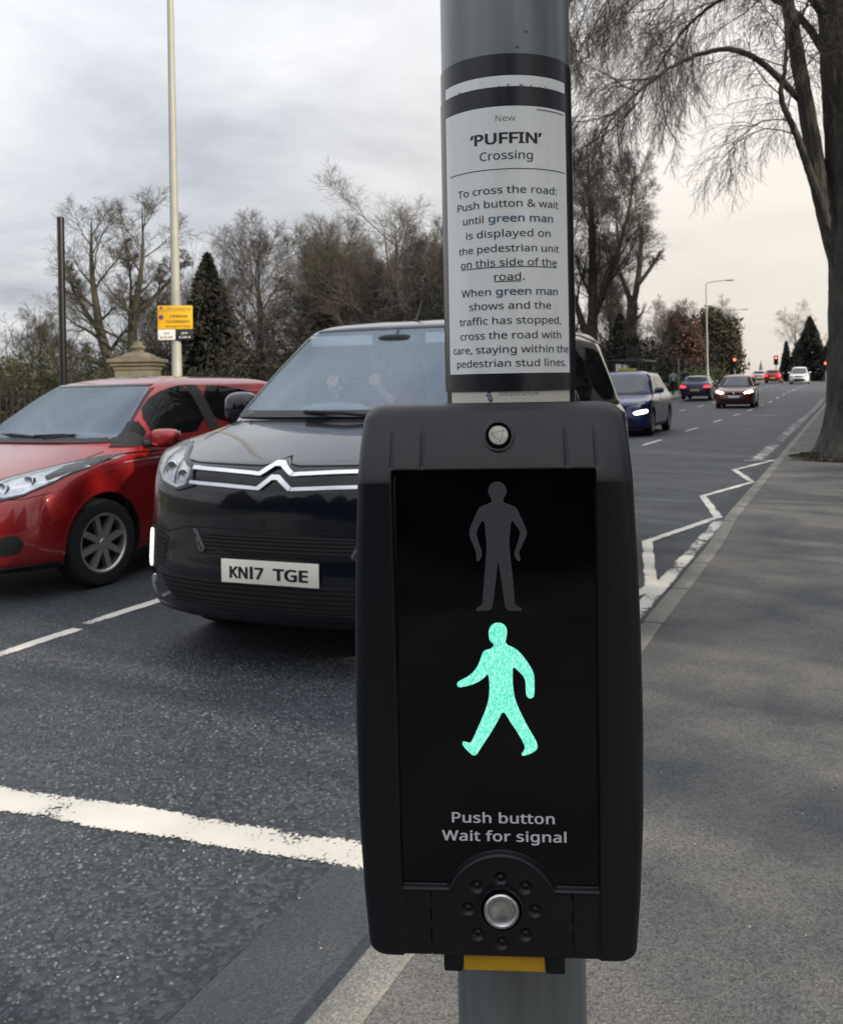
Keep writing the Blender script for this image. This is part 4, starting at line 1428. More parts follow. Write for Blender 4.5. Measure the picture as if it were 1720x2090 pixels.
rscr = rnd([(-.700, 1.010), (.700, 1.010), (.690, 1.04), (.60, 1.22), (.520, 1.375), (.48, 1.395), (-.48, 1.395), (-.520, 1.375), (-.60, 1.22), (-.690, 1.04)], 1)
RC = Car(red, rr_, REDPAINT, 4, [(0, .80), (0, 3.30)], .305, cut=([(x * .98, 1.022 + (z - 1.01) * .96) for x, z in rscr], .55, 2.7), wcut=.05)
for sg in (-1, 1):
    wheel(red, sg * .835, .80, .305, .19, 8, M('grey_alloy', (.58, .56, .54), .38, metal=.8), R_(-4) * 1)
    wheel(red, sg * .835, 3.30, .305, .19, 8, M('grey_alloy'), 0)
ws = RC.patch('windscreen', rscr, 'F', .002, .004, WSCREEN, .05)
RC.line('screen_edge', [(-.49, 1.402), (.49, 1.402)], 'F', .014, GLOSSBLK, .002, .005, parent=ws)
for sg in (-1, 1):
    RC.line('screen_edge', [(sg * .706, 1.01), (sg * .606, 1.22), (sg * .526, 1.38)], 'F', .013, GLOSSBLK, .002, .005, parent=ws)
RC.patch('cowl', [(-.72, .985), (.72, .985), (.706, 1.016), (-.706, 1.016)], 'F', .002, .006, TRIM, .04)
MB().tube([(.05, .93, 1.035), (.30, .955, 1.045), (.62, 1.09, 1.020)], [.012, .011, .007], 8).tube([(.15, .915, 1.02), (.40, .975, 1.047)], .008, 8).build('wiper', TRIM, red, 40)
MB().tube([(-.55, 1.06, 1.035), (-.20, .945, 1.045), (.06, .93, 1.028)], [.008, .012, .012], 8).build('wiper', TRIM, red, 40)
hl = [(-.845, .868), (-.80, .905), (-.70, .880), (-.52, .800), (-.40, .735), (-.43, .690), (-.55, .655), (-.68, .690), (-.77, .755)]
for sg in (-1, 1):
    h = RC.patch('headlight', sm_(hl, sg), 'F', .0006, .002, REFLECTOR, .02)
    RC.patch('lens', sm_(hl, sg), 'F', .008, .003, LENS, .03, h)
    RC.line('lens_rim', sm_(hl + hl[:1], sg), 'F', .007, GLOSSBLK, .001, .008, parent=h, res=.03)
    RC.patch('lamp_mask', sm_([(-.832, .866), (-.795, .885), (-.70, .862), (-.705, .80), (-.745, .775)], sg), 'F', .003, .003, GLOSSBLK, .02, h)
    RC.line('light_strip', sm_([(-.42, .735), (-.55, .800), (-.70, .868), (-.79, .893)], sg), 'F', .016, M('lamp_white', (.80, .82, .84), .25, metal=.3), .003, .004, parent=h, res=.02)
    for (x, z, r) in ((-.545, .730, .048), (-.655, .775, .044)):
        hp, hn, hd_ = RC.cast((sg * x, z), 'F')
        M4 = Matrix.Translation(hp + Vector((0, -.002, .002))) @ Matrix.Rotation(R_(78), 4, 'X')
        b_ = MB().lathe([(r, -.02), (r * 1.02, .004), (r * .93, .006), (r * .80, -.008), (r * .60, -.02), (r * .3, -.028), (.0001, -.03)], 36, M4, False).build('lamp_bowl', CHR, h, 40)
        MB().lathe([(.0001, .002), (r * .26, -.002), (r * .32, -.014), (r * .32, -.03)], 24, M4, False).build('bulb', M('bulb_glass', (.55, .56, .58), .1, metal=.6), b_, 40)
    RC.patch('fog_recess', sm_(rnd([(-.69, .455), (-.725, .37), (-.66, .305), (-.50, .315), (-.45, .355), (-.56, .415)], 1), sg), 'F', .0006, .002, TRIM, .02)
RC.patch('lower_grille', rnd([(-.42, .50), (.42, .50), (.46, .30), (-.46, .30)], 1), 'F', .0006, .002, M('grille_black'), .03)
RC.line('bumper_joint', [(-.80, .70), (-.68, .668), (-.42, .672), (.42, .672), (.68, .668), (.80, .70)], 'F', .005, GAP, .0005, .0012, res=.03)
RC.line('bumper_lip', [(-.80, .235), (-.5, .205), (.5, .205), (.80, .235)], 'F', .03, TRIM, .001, .010, res=.03)
plate(red, 'number_plate', None, (0, -.004, .56), .52, .111, PLATE_W)
for sg, ax in ((1, 'R'), (-1, 'L')):
    for nm, poly in (('quarter_glass', [(1.10, 1.005), (1.33, 1.17), (1.36, 1.005)]), ('front_window', [(1.40, 1.01), (1.385, 1.19), (1.62, 1.335), (1.90, 1.395), (2.02, 1.395), (2.10, 1.03)]), ('rear_window', [(2.24, 1.04), (2.18, 1.395), (2.62, 1.385), (2.98, 1.30), (3.06, 1.09)])):
        RC.patch(nm, rnd(poly, 1), ax, .001, .003, DARKGLASS, .05)
    RC.patch('door_pillar', [(2.10, 1.02), (2.02, 1.40), (2.17, 1.40), (2.235, 1.025)], ax, .0008, .003, TRIM, .05)
    RC.patch('mirror_base', [(1.00, .955), (1.20, 1.075), (1.27, 1.02), (1.36, .975), (1.22, .945)], ax, .001, .006, TRIM, .03)
    RC.line('shut_line', [(1.05, .33), (1.00, .62), (1.03, .92)], ax, .005, GAP, .0005, .0012)
    RC.line('shut_line', [(2.14, .28), (2.16, 1.02)], ax, .005, GAP, .0005, .0012)
    RC.line('crease', [(1.15, .80), (2.2, .84), (3.2, .86)], ax, .006, REDPAINT, .0, .004)
    RC.patch('door_handle', rnd([(1.92, .82), (2.08, .83), (2.08, .86), (1.92, .85)], 1), ax, .012, .018, REDPAINT, .03)
    RC.line('arch_lip', [(.80 + .365 * math.cos(a), .305 + .365 * math.sin(a)) for a in np.linspace(R_(-5), R_(185), 20)], ax, .018, REDPAINT, -.004, .008)
    mirror_(red, sg * .935, 1.33, 1.005, sg, (.125, .070, .072), REDPAINT, (sg * .78, 1.28, .965))
    RC.patch('rear_light', rnd([(3.60, 1.0), (3.64, .78), (3.80, .78), (3.78, 1.0)], 1), ax, .001, .006, REDOFF, .04)
for sg in (-1, 1):
    RC.line('shut_line', [(sg * .66, .36), (sg * .70, .62), (sg * .715, .93)], 'T', .005, GAP, .0005, .0012)
for x in (-.36, .36):
    st = MB().ell((x, 2.05, 1.02), (.22, .09, .30), .55).build('seat', SEATF, red, True)
    MB().ell((x, 2.06, 1.30), (.12, .05, .08), .6).build('head_rest', SEATF, st, True)
MB().box((-.66, 1.05, .985), (.66, 1.42, 1.03), .01).build('dashboard', M('dash_plastic'), red, 40)
MB().ell((0.0, 1.48, 1.325), (.10, .03, .032), .6).build('rear_view_mirror', TRIM, red, True)

# ------------------------------------------------------------------ other traffic
def traffic(name, label, loc, rz, paint, dims, lights_front=None, lights_back=None, cat='car', group=None, mirrors=True, lod=True, body='hatch', plate_mat=PLATE_W):
    """smaller cars further off: one loft with the same trim, dims = length, width, height"""
    root = thing(name, label, cat, loc, rz, group)
    Ln, W, H = dims
    w = W / 2
    k = H / 1.5
    tail = {'hatch': (.10, .42, .60), 'tall': (.06, .26, .38), 'saloon': (.75, 1.0, 1.2)}[body]
    b = .60 * k + .02
    rings = [
        (.18, .19, .20, .14, w * .88, .5, 2.3, Ln - .10, .3, 3.),
        (.22, .21, .22, .05, w * .95, .5, 2.3, Ln - .03, .3, 3.),
        (.40, .40, .40, .00, w * .99, .5, 2.4, Ln, .3, 3.),
        (.58, .60, .60, .02, w, .5, 2.4, Ln, .3, 3.),
        (b + .10, b + .16, b + .20, .08, w * .99, .55, 2.4, Ln - .02, .3, 3.),
        (b + .18, b + .23, b + .29, .20, w * .98, .55, 2.4, Ln - .03, .3, 3.),
        (b + .28, b + .28, b + .33, .62, w * .955, .5, 2.6, Ln - .05, .3, 3.),
        (b + .35, b + .31, b + .36, .98, w * .93, .4, 2.8, Ln - .06, .3, 3.),
        (b + .38, b + .345, b + .39, 1.05, w * .91, .4, 2.8, Ln - tail[0], .3, 3.),
        (H * .80, H * .79, H * .80, 1.36, w * .80, .38, 2.8, Ln - tail[1], .3, 3.),
        (H * .93, H * .925, H * .925, 1.66, w * .705, .36, 2.8, Ln - tail[2], .3, 3.),
        (H * .965, H * .955, H * .95, 1.80, w * .65, .36, 2.7, Ln - tail[2] - .08, .3, 3.),
        (H * .99, H * .985, H * .98, 2.05, w * .48, .4, 2.4, Ln - tail[2] - .3, .4, 2.4),
        (H, H, H, 2.35, .01, .2, 2.0, Ln - tail[2] - .7, .2, 2.)]
    wr = .32 * (1.08 if H > 1.6 else 1)
    c = Car(root, rings, paint, 3, [(0, .85), (0, Ln - .80)], wr)
    for sg in (-1, 1):
        for y in (.85, Ln - .80):
            wheel(root, sg * (w - .01), y, wr, .20, 5, M('grey_alloy'), 0, 0)
    zb = b + .40
    scr = rnd([(-w * .88, zb), (w * .88, zb), (w * .79, H * .80), (w * .68, H * .92), (-w * .68, H * .92), (-w * .79, H * .80)], 1)
    GL = M('car_glass', (.045, .055, .062), .05, spec=1.0)
    c.patch('windscreen', scr, 'F', .003, .005, GL, .10)
    c.patch('cowl', [(-w * .86, zb - .05), (w * .86, zb - .05), (w * .87, zb + .01), (-w * .87, zb + .01)], 'F', .002, .003, TRIM, .10)
    c.patch('rear_screen', rnd([(-w * .78, zb + .03), (w * .78, zb + .03), (w * .64, H * .90), (-w * .64, H * .90)], 1), 'B', .003, .005, DARKGLASS, .10)
    for ax in 'RL':
        c.patch('side_window', rnd([(1.35, zb), (1.75, H * .90), (2.0, H * .915), (2.25, H * .915), (2.3, zb + .01)], 1), ax, .002, .004, DARKGLASS, .12)
        c.patch('side_window', rnd([(2.38, zb + .01), (2.36, H * .915), (Ln - tail[2] - .42, H * .90), (Ln - tail[1] - .35, H * .80), (Ln - .62, zb + .05)], 1), ax, .002, .004, DARKGLASS, .12)
        c.line('sill', [(1.25, .25), (Ln - 1.2, .25)], ax, .10, TRIM, .001, .006, res=.12)
        c.line('shut_line', [(2.33, .30), (2.34, zb)], ax, .008, GAP, .0005, .002, res=.12)
        c.patch('door_handle', rnd([(2.08, b + .20), (2.26, b + .21), (2.26, b + .25), (2.08, b + .24)], 1), ax, .01, .02, CHR if H > 1.6 else paint, .05)
    for sg in (-1, 1):
        mirror_(root, sg * (w + .06), 1.42, zb + .05, sg, (.12, .07, .08), paint, (sg * (w - .08), 1.40, zb - .02))
        hl_ = rnd([(sg * w * .52, b + .02), (sg * w * .90, b + .06), (sg * w * .95, b + .19), (sg * w * .72, b + .15), (sg * w * .54, b + .09)], 1)
        h = c.patch('headlight', hl_, 'F', .002, .004, LAMPON if lights_front == 'main' else REFLECTOR, .06)
        c.patch('lens', hl_, 'F', .010, .003, LENS, .06, h)
        if lights_front == 'low':
            c.patch('fog_lamp', rnd([(sg * w * .62, b - .15), (sg * w * .93, b - .11), (sg * w * .95, b - .01), (sg * w * .80, b - .03), (sg * w * .60, b - .07)], 1), 'F', .002, .012, LAMPON, .06)
        tl = rnd([(sg * w * .55, b + .10), (sg * w * .96, b + .10), (sg * w * .97, b + .26), (sg * w * .60, b + .24)], 1)
        c.patch('tail_light', tl, 'B', .002, .008, REDON if lights_back else REDOFF, .06)
    c.patch('grille', rnd([(-w * .46, b + .10), (w * .46, b + .10), (w * .40, b - .06), (-w * .40, b - .06)], 1), 'F', .002, .004, M('grille_black'), .08)
    MB().ell((0, -.0 + c.cast((0, b + .05), 'F')[0].y - .015, b + .04), (.055, .012, .055), 1., 16, 8).build('badge', CHR, root, True)
    c.patch('lower_grille', rnd([(-w * .60, b - .17), (w * .60, b - .17), (w * .66, .28), (-w * .66, .28)], 1), 'F', .002, .004, TRIM, .08)
    c.patch('rear_bumper_insert', rnd([(-w * .85, .44), (w * .85, .44), (w * .8, .26), (-w * .8, .26)], 1), 'B', .002, .006, TRIM, .08)
    plate(root, 'number_plate', None, (0, c.cast((0, b - .11), 'F')[0].y - .012, b - .11), .52, .111, PLATE_W)
    plate(root, 'number_plate', None, (0, c.cast((0, .56), 'B')[0].y + .012, .56), .52, .111, PLATE_Y, rear=True)
    return root


def at(x, y, dz=0.):
    return (x, y, float(zr(y)) + dz)


BLUE = M('blue_car_paint', (.022, .036, .125), .32, metal=.4, coat=1., spec=.5)
NAVY = M('navy_car_paint', (.012, .018, .085), .32, metal=.3, coat=1., spec=.5)
MAROON = M('maroon_car_paint', (.13, .03, .022), .32, metal=.4, coat=1., spec=.5)
SCARLET = M('scarlet_car_paint', (.30, .012, .012), .32, coat=1., spec=.5)
SILVER = M('silver_car_paint', (.42, .42, .42), .32, metal=.6, coat=1.)
WHITEP = M('white_car_paint', (.70, .70, .70), .3, coat=1.)
suv = traffic('blue_crossover', 'blue crossover with lit low lamps coming up behind the black people carrier', at(-5.38, 22.9), R_(1.5), BLUE, (4.40, 1.86, 1.66), 'low', None)
suv_rail = MB()
traffic('maroon_car', 'brownish maroon car with dazzling headlights facing the camera, right of the blue crossover', at(-4.95, 46.3), R_(1), MAROON, (4.1, 1.78, 1.62), 'main', None, body='tall')
traffic('navy_hatchback', 'dark navy hatchback driving away with red brake lights and a yellow plate', at(-8.35, 61.6), R_(180), NAVY, (4.2, 1.78, 1.46), None, True)
traffic('scarlet_car', 'far red car with glowing brake lights driving away towards the signals', at(-7.75, 116), R_(180), SCARLET, (4.2, 1.80, 1.55), None, True)
traffic('white_car', 'far white car coming down the road beside the tree trunk', at(-4.60, 103), 0, WHITEP, (4.6, 1.9, 1.80), None, None, body='tall')
traffic('silver_car', 'farthest silver car beyond the maroon car, tail lights lit', at(-10.2, 128), R_(180), SILVER, (4.3, 1.8, 1.5), None, True)

# ------------------------------------------------------------------ trees
def unit_(v):
    return v / np.maximum(np.linalg.norm(v, axis=-1, keepdims=True), 1e-9)


def grow(rg, P0, D0, Ln, R0, seg, wander, trop, tip):
    B = len(P0)
    pts = np.zeros((B, seg + 1, 3)); pts[:, 0] = P0
    dirs = np.zeros((B, seg + 1, 3)); d = unit_(D0); dirs[:, 0] = d
    for i in range(seg):
        d = unit_(d + rg.normal(0, wander, (B, 3)) + np.array([0, 0, trop / seg]))
        pts[:, i + 1] = pts[:, i] + d * (Ln / seg)[:, None]
        dirs[:, i + 1] = d
    t = np.linspace(0, 1, seg + 1)
    rad = R0[:, None] * (1 - (1 - tip) * t[None])
    return pts, dirs, rad


def spawn(rg, pts, dirs, rad, Lp, n, t0, t1, ang, ln, fall, rr, rmin):
    B, S1, _ = pts.shape
    t = t0 + (t1 - t0) * (np.arange(n)[None] + rg.uniform(.1, .9, (B, n))) / n
    f = t * (S1 - 1); i = np.minimum(f.astype(int), S1 - 2); u = f - i
    b = np.arange(B)[:, None]
    P = pts[b, i] * (1 - u)[..., None] + pts[b, i + 1] * u[..., None]
    D = dirs[b, i]
    r = rad[b, i] * (1 - u) + rad[b, i + 1] * u
    az = rg.uniform(0, 2 * np.pi, (B, 1)) + np.arange(n)[None] * 2.4 + rg.normal(0, .4, (B, n))
    a = np.radians(rg.normal(ang, ang * .18, (B, n)))
    ref = np.where(np.abs(D[..., 2:3]) > .9, np.array([1., 0, 0]), np.array([0, 0, 1.]))
    e1 = unit_(np.cross(D, ref)); e2 = np.cross(D, e1)
    nd = np.cos(a)[..., None] * D + np.sin(a)[..., None] * (np.cos(az)[..., None] * e1 + np.sin(az)[..., None] * e2)
    L_ = ln * Lp[:, None] * (1 - fall * t) * rg.uniform(.7, 1.25, (B, n))
    R_c = np.maximum(r * rr, rmin)
    return P.reshape(-1, 3), nd.reshape(-1, 3), L_.reshape(-1), np.minimum(R_c, np.maximum(r * .95, rmin)).reshape(-1)


def tubes(pts, rad, K):
    B, S1, _ = pts.shape
    d = unit_(np.gradient(pts, axis=1))
    m = unit_(d.mean(1))
    ref = np.where(np.abs(m[:, 2:3]) > .85, np.array([1., 0, 0]), np.array([0, 0, 1.]))
    e1 = unit_(np.cross(d, np.broadcast_to(ref[:, None], d.shape))); e2 = np.cross(d, e1)
    a = 2 * np.pi * np.arange(K) / K
    ring = pts[:, :, None] + rad[:, :, None, None] * (np.cos(a)[None, None, :, None] * e1[:, :, None] + np.sin(a)[None, None, :, None] * e2[:, :, None])
    V = ring.reshape(-1, 3)
    base = (np.arange(B) * S1 * K)[:, None, None]
    s = (np.arange(S1 - 1) * K)[None, :, None]
    k = np.arange(K)[None, None]
    k2 = (np.arange(K) + 1) % K
    F = np.stack(np.broadcast_arrays(base + s + k, base + s + k2, base + s + K + k2, base + s + K + k), -1).reshape(-1, 4)
    return V, F


def merge(parts):
    V, F, n = [], [], 0
    for v, f in parts:
        V.append(v); F.append(f + n); n += len(v)
    return np.concatenate(V), np.concatenate(F)


def limbs(polys, seg):
    """explicit limbs [(points, r0, r1)] resampled to the same number of segments"""
    P = np.zeros((len(polys), seg + 1, 3)); Rr = np.zeros((len(polys), seg + 1)); Ls = []
    for i, (pts, r0, r1) in enumerate(polys):
        p = np.array(pts, float)
        # smooth the polyline
        for _ in range(2):
            q = [p[0]]
            for a, b in zip(p[:-1], p[1:]):
                q += [.75 * a + .25 * b, .25 * a + .75 * b]
            p = np.array(q + [p[-1]])
        s = np.concatenate([[0], np.cumsum(np.linalg.norm(np.diff(p, axis=0), axis=1))])
        t = np.linspace(0, s[-1], seg + 1)
        for c in range(3): P[i, :, c] = np.interp(t, s, p[:, c])
        Rr[i] = np.linspace(r0, r1, seg + 1)
        Ls.append(s[-1])
    D = unit_(np.gradient(P, axis=1))
    return P, D, Rr, np.array(Ls)


def tree_mesh(seed, polys, levels, seg0=14, K0=12, flare=0., knob=0., ridges=0.):
    rg = np.random.default_rng(seed)
    P, D, Rr, Ls = limbs(polys, seg0)
    if knob:
        P = P + rg.normal(0, knob, P.shape) * np.linspace(0, 1, seg0 + 1)[None, :, None]
    if flare:
        h = np.maximum(P[:, :, 2] - P[:, :1, 2], 0)
        Rr[0] = Rr[0] * (1 + flare * np.exp(-h[0] / .35))
    tv, tf_ = tubes(P, Rr, K0)
    if ridges:
        q = tv.reshape(len(polys), seg0 + 1, K0, 3)
        a = (np.arange(K0) / K0 * 2 * np.pi)[None, None]
        z = P[:, :, 2][:, :, None]
        g = np.sin(11 * a + 2.2 * np.sin(1.7 * z) + z) + .8 * np.sin(17 * a - 2.6 * z + 1) + .7 * np.sin(5 * a + 4.3 * z) + .6 * np.sin(3 * a - 2.1 * z)
        g = g + rg.normal(0, .55, g.shape)
        tv = (P[:, :, None] + (q - P[:, :, None]) * (1 + ridges * g)[..., None]).reshape(-1, 3)
    trunk = [(tv, tf_)]
    crown = []
    cur = (P, D, Rr, Ls)
    for k, lv in enumerate(levels):
        P0, D0, L_, R0 = spawn(rg, *cur, lv['n'], lv.get('t0', .3), lv.get('t1', .98), lv['ang'], lv['len'], lv.get('fall', .4), lv.get('rr', .55), lv['rmin'])
        pts, dirs, rad = grow(rg, P0, D0, L_, R0, lv['seg'], lv.get('wander', .12), lv.get('trop', .2), lv.get('tip', .35))
        (trunk if lv.get('wood') else crown).append(tubes(pts, rad, lv.get('K', 3)))
        cur = (pts, dirs, rad, L_)
    return merge(trunk), (merge(crown) if crown else None), cur


def leaves(rg, c, size, K=4, flat=1.):
    """small diamond leaves centred on c"""
    n = len(c)
    a = unit_(rg.normal(0, 1, (n, 3)) * np.array([1, 1, flat])); b = unit_(np.cross(a, rg.normal(0, 1, (n, 3))))
    s = (size * rg.uniform(.6, 1.3, n))[:, None]
    V = np.stack([c - a * s, c + b * s * .5, c + a * s, c - b * s * .5], 1).reshape(-1, 3)
    F = np.arange(4 * n).reshape(-1, 4)
    return V, F


BARK = M('bark', (.075, .066, .055), .95, col2=(.035, .030, .026), vscale=7, stretch=(1, 1, .35), bump=.9, bscale=16, bdist=.05)
BARKG = M('mossy_bark', (.085, .080, .052), .95, col2=(.045, .040, .028), vscale=5, stretch=(1, 1, .4), bump=.8, bscale=14, bdist=.04)
TWIG = M('twigs', (.075, .062, .050), .9, var=.25, vscale=.6)
TWIGR = M('reddish_twigs', (.073, .058, .048), .9, var=.25, vscale=.6)
TWIGG = M('olive_twigs', (.092, .086, .058), .9, var=.25, vscale=.6)
TREES = 'bare trees in the park across the road'


def tree(name, label, loc, meshes, bark=BARK, twig=TWIG, rz=0., sc=1., group=None, extra=None):
    r = thing(name, label, 'tree', loc, rz, group)
    r.scale = sc if isinstance(sc, tuple) else (sc, sc, sc)
    tm, cm = meshes[0], meshes[1]
    mk('trunk', tm[0], tm[1], bark, r, True)
    if cm: mk('crown', cm[0], cm[1], twig, r)
    if extra: mk('foliage', extra[0], extra[1], extra[2], r)
    return r


def broad(h, w, n1=12, lean=0., bole=.3, r=.28):
    return [([(0, 0, -.1), (.05 * lean, 0, h * .2), (.12 * lean, .05, h * .5), (.2 * lean, 0, h * .92)], r, .012)]


LV = [dict(n=14, t0=.22, t1=.95, ang=38, len=.50, fall=.45, rr=.45, rmin=.032, seg=8, wander=.09, trop=.35, K=5, wood=True, tip=.15),
      dict(n=10, t0=.2, t1=.97, ang=38, len=.44, fall=.4, rr=.5, rmin=.016, seg=6, wander=.11, trop=.25, K=4, tip=.2),
      dict(n=10, t0=.2, t1=.97, ang=40, len=.70, fall=.35, rr=.5, rmin=.0082, seg=4, wander=.12, trop=.12, K=3, tip=.5),
      dict(n=7, t0=.15, t1=1., ang=46, len=.72, fall=.3, rr=.6, rmin=.0060, seg=3, wander=.10, trop=.25, K=3, tip=.6)]


def lvs(base, **kw):
    """levels with changes such as n3=8 or ang0=30"""
    out_ = [dict(q) for q in base]
    for k, v in kw.items():
        out_[int(k[-1])][k[:-1]] = v
    return out_


# the double stemmed tree on the left
tw = [([(0.15, 0, -.1), (.1, 0, 1.2), (-.35, 0, 2.6), (-1.0, .1, 4.0), (-1.35, .2, 5.6), (-1.5, .1, 7.4), (-1.3, 0, 9.6)], .34, .015),
      ([(.55, .1, -.1), (.6, .1, 1.5), (.62, .1, 3.4), (.75, 0, 5.0), (1.2, -.1, 6.4), (1.35, 0, 7.8), (1.3, 0, 9.8)], .28, .015),
      ([(-1.0, .1, 4.2), (-1.9, .3, 5.2), (-2.6, .3, 6.2), (-3.0, .2, 7.4)], .13, .012),
      ([(.75, 0, 4.9), (1.7, .2, 5.8), (2.5, .4, 6.7), (2.9, .3, 7.6)], .13, .012),
      ([(.1, 0, 2.3), (-1.0, -.3, 3.0), (-2.1, -.4, 3.2), (-2.9, -.4, 3.8)], .10, .012),
      ([(.62, .1, 3.2), (.3, .3, 4.6), (.45, .3, 6.4), (.35, .2, 8.0)], .13, .012),
      ([(.62, .1, 2.4), (1.5, -.2, 3.0), (2.3, -.2, 3.0)], .08, .012)]
m1 = tree_mesh(11, tw, lvs(LV, n0=11, len0=.30, t00=.34, ang0=46, trop0=.5, n1=8, len1=.55, n2=7, n3=6, len2=.62, rmin1=.014, rmin2=.0075, rmin3=.0055), 14, 10)
tree('double_stemmed_tree', 'bare tree with two mossy stems and two rounded crowns behind the stone gate pillar', (-31.3, 34.1, -.3), m1, BARKG, M('pale_twigs', (.088, .078, .060), .9, var=.25, vscale=.6), sc=(1.18, 1.18, 1.04))
mA = tree_mesh(21, broad(10.6, 7), lvs(LV, n0=18, ang0=32, len0=.55, trop0=.55), 12, 8)
mB = tree_mesh(22, broad(11, 5.5), lvs(LV, n0=16, ang0=36, len0=.48, trop0=.6), 12, 8)
mC = tree_mesh(23, broad(10.6, 5, lean=1.), lvs(LV, n0=12, ang0=46, len0=.62, trop0=.30, n1=8, n2=8, n3=6, wander0=.06), 12, 8)
mD = tree_mesh(24, [([(0, 0, -.1), (0, .1, 3), (.2, .1, 7), (.1, 0, 11), (0, 0, 16)], .42, .015), ([(0, 0, 3.5), (-.9, .2, 6.5), (-1.5, .3, 10), (-1.8, .2, 14)], .22, .015),
                    ([(.1, .1, 5), (1.2, 0, 8), (2.0, .1, 11), (2.5, .1, 14)], .20, .015)],
               lvs(LV, n0=14, t00=.2, ang0=34, len0=.36, trop0=.45), 14, 10)
tree('bare_tree', 'broad dense bare tree with brown twigs behind the dark conifer', (-28.7, 41.9, 0), mA, BARK, TWIGR, sc=(1.0, 1.0, .88))
tree('bare_tree', 'pale olive bare tree with a rounded crown left of the tall thin tree', (-24.9, 43.6, 0), mB, BARKG, TWIGG, sc=(1.0, 1.0, .9))
tree('bare_tree', 'tall thin open bare tree just left of the crossing pole', (-16.9, 34.3, 0), mC, BARKG, M('grey_brown_twigs', (.10, .085, .068), .9, var=.2, vscale=.6), rz=1.0, sc=(.95, .95, .80))
tree('bare_tree', 'very tall bare tree with upright boughs just right of the crossing pole', (-14.3, 56.3, 0), mD, BARK, TWIG, rz=.3, sc=(1.15, 1.15, 1.02))
tree('bare_tree', 'bare brown tree half hidden behind the crossing pole', (-22.5, 50, 0), mA, BARK, TWIG, rz=2.2, sc=.92)
tree('bare_tree', 'tall bare tree rising behind the pollarded trunk', (-19.5, 84.5, 0), mD, BARK, TWIG, rz=2.0, sc=.85)
tree('bare_tree', 'bare tree with olive twigs between the broad brown tree and the pale olive tree', (-29.5, 50.5, 0), mB, BARKG, TWIGG, rz=1.4, sc=.92)
tree('bare_tree', 'low bare tree at the left edge above the hedge', (-40.5, 38, 0), mB, BARKG, TWIGG, rz=.7, sc=.50, )
for i, (x, y, rz, sc, which) in enumerate(((-36, 47, .3, .72, 0), (-33, 56, 1.7, .9, 1), (-27, 55, 2.9, .85, 0), (-24, 60, 4.0, .95, 1), (-21, 62, .9, .9, 0), (-31.5, 62, 5.2, .95, 0),
                                          (-19, 44, 3.6, .72, 0), (-22.5, 41.5, 2.4, .68, 0), (-26.3, 45, 5.5, .8, 0), (-44, 52, 3.3, .75, 1))):
    tree('bare_tree', 'bare brown tree in the crowded belt at the back of the park', (x, y, 0), (mA, mB)[which], BARK, (TWIGR, TWIG)[which], rz=rz, sc=sc, group='bare trees crowding the back of the park')
for i, (x, y, rz, sc, which) in enumerate(((-16.5, 78, 1.2, .55, 0), (-15.2, 90, 2.2, .5, 0), (-17, 100, .4, .75, 1), (-14.0, 116, 3.1, .75, 0), (-15.5, 125, 4.2, .8, 0))):
    tree('bare_tree', 'brown bare tree in the roadside belt beyond the bus shelter', (x, y, float(zr(y))), (mA, mB)[which], BARK, (TWIGR, TWIG)[which], rz=rz, sc=sc, group='bare trees along the far pavement')
pol = [([(0, 0, -.1), (.05, 0, 2.5), (-.05, 0, 5), (.1, 0, 7)], .50, .36), ([(.1, 0, 6.6), (-.5, 0, 8.6), (-1.3, .1, 10.2), (-1.7, .1, 11.4)], .22, .10),
       ([(.1, 0, 6.6), (.55, 0, 8.6), (.75, 0, 10.6), (.8, .1, 12.2)], .24, .13), ([(.5, 0, 8.2), (1.4, 0, 9.3), (2.1, 0, 10.4)], .16, .10)]
mP = tree_mesh(31, pol, lvs(LV, n0=8, t00=.5, ang0=45, len0=.28, n1=6, n2=6, n3=5, trop0=.3), 12, 10)
tree('pollarded_tree', 'thick trunked tree with cut back boughs right of the very tall bare tree', (-13.9, 66.3, 0), mP, BARK, TWIG)
mE = tree_mesh(25, broad(8.2, 6), lvs(LV, n0=18, t00=.1, ang0=42, len0=.48, n1=9, n2=8, n3=7), 12, 8)
rg = np.random.default_rng(78)
cp = rg.normal(0, 1, (15000, 3)); cp = cp / np.linalg.norm(cp, axis=1)[:, None] * rg.uniform(.15, 1, (15000, 1)) ** .45
cp *= 1 + .22 * np.sin(cp[:, :1] * 6) * np.sin(cp[:, 2:] * 5 + 1) + .12 * np.sin(cp[:, 1:2] * 11)
cp = cp * np.array([2.9, 2.9, 3.9]) + np.array([0, 0, 4.4])
tree('ivy_clad_tree', 'dense rounded ivy clad tree behind the far lamp column', (-13.0, 106, .6), mE, BARK, M('ivy_twigs', (.060, .055, .034), .9, var=.35, vscale=.5), rz=.5, extra=(*leaves(rg, cp, .19), M('ivy_leaves', (.060, .056, .026), .8, col2=(.028, .028, .016), vscale=.8)))
tree('bare_tree', 'rounded brown tree beside the copper leaved tree', (-16.5, 96, .5), mE, BARK, TWIGR, rz=2.5, sc=.95)
tree('bare_tree', 'thin bare tree beyond the dark firs at the end of the road', (-6.8, 146, 1.1), mC, BARK, TWIG, rz=2.5, sc=.9)
rg = np.random.default_rng(77)
cp = rg.normal(0, 1, (9000, 3)); cp = cp / np.linalg.norm(cp, axis=1)[:, None] * rg.uniform(.2, 1, (9000, 1)) ** .5
cp *= 1 + .25 * np.sin(cp[:, :1] * 5 + 1) * np.sin(cp[:, 2:] * 6)
cp = cp * np.array([1.7, 1.7, 3.0]) + np.array([0, 0, 4.0])
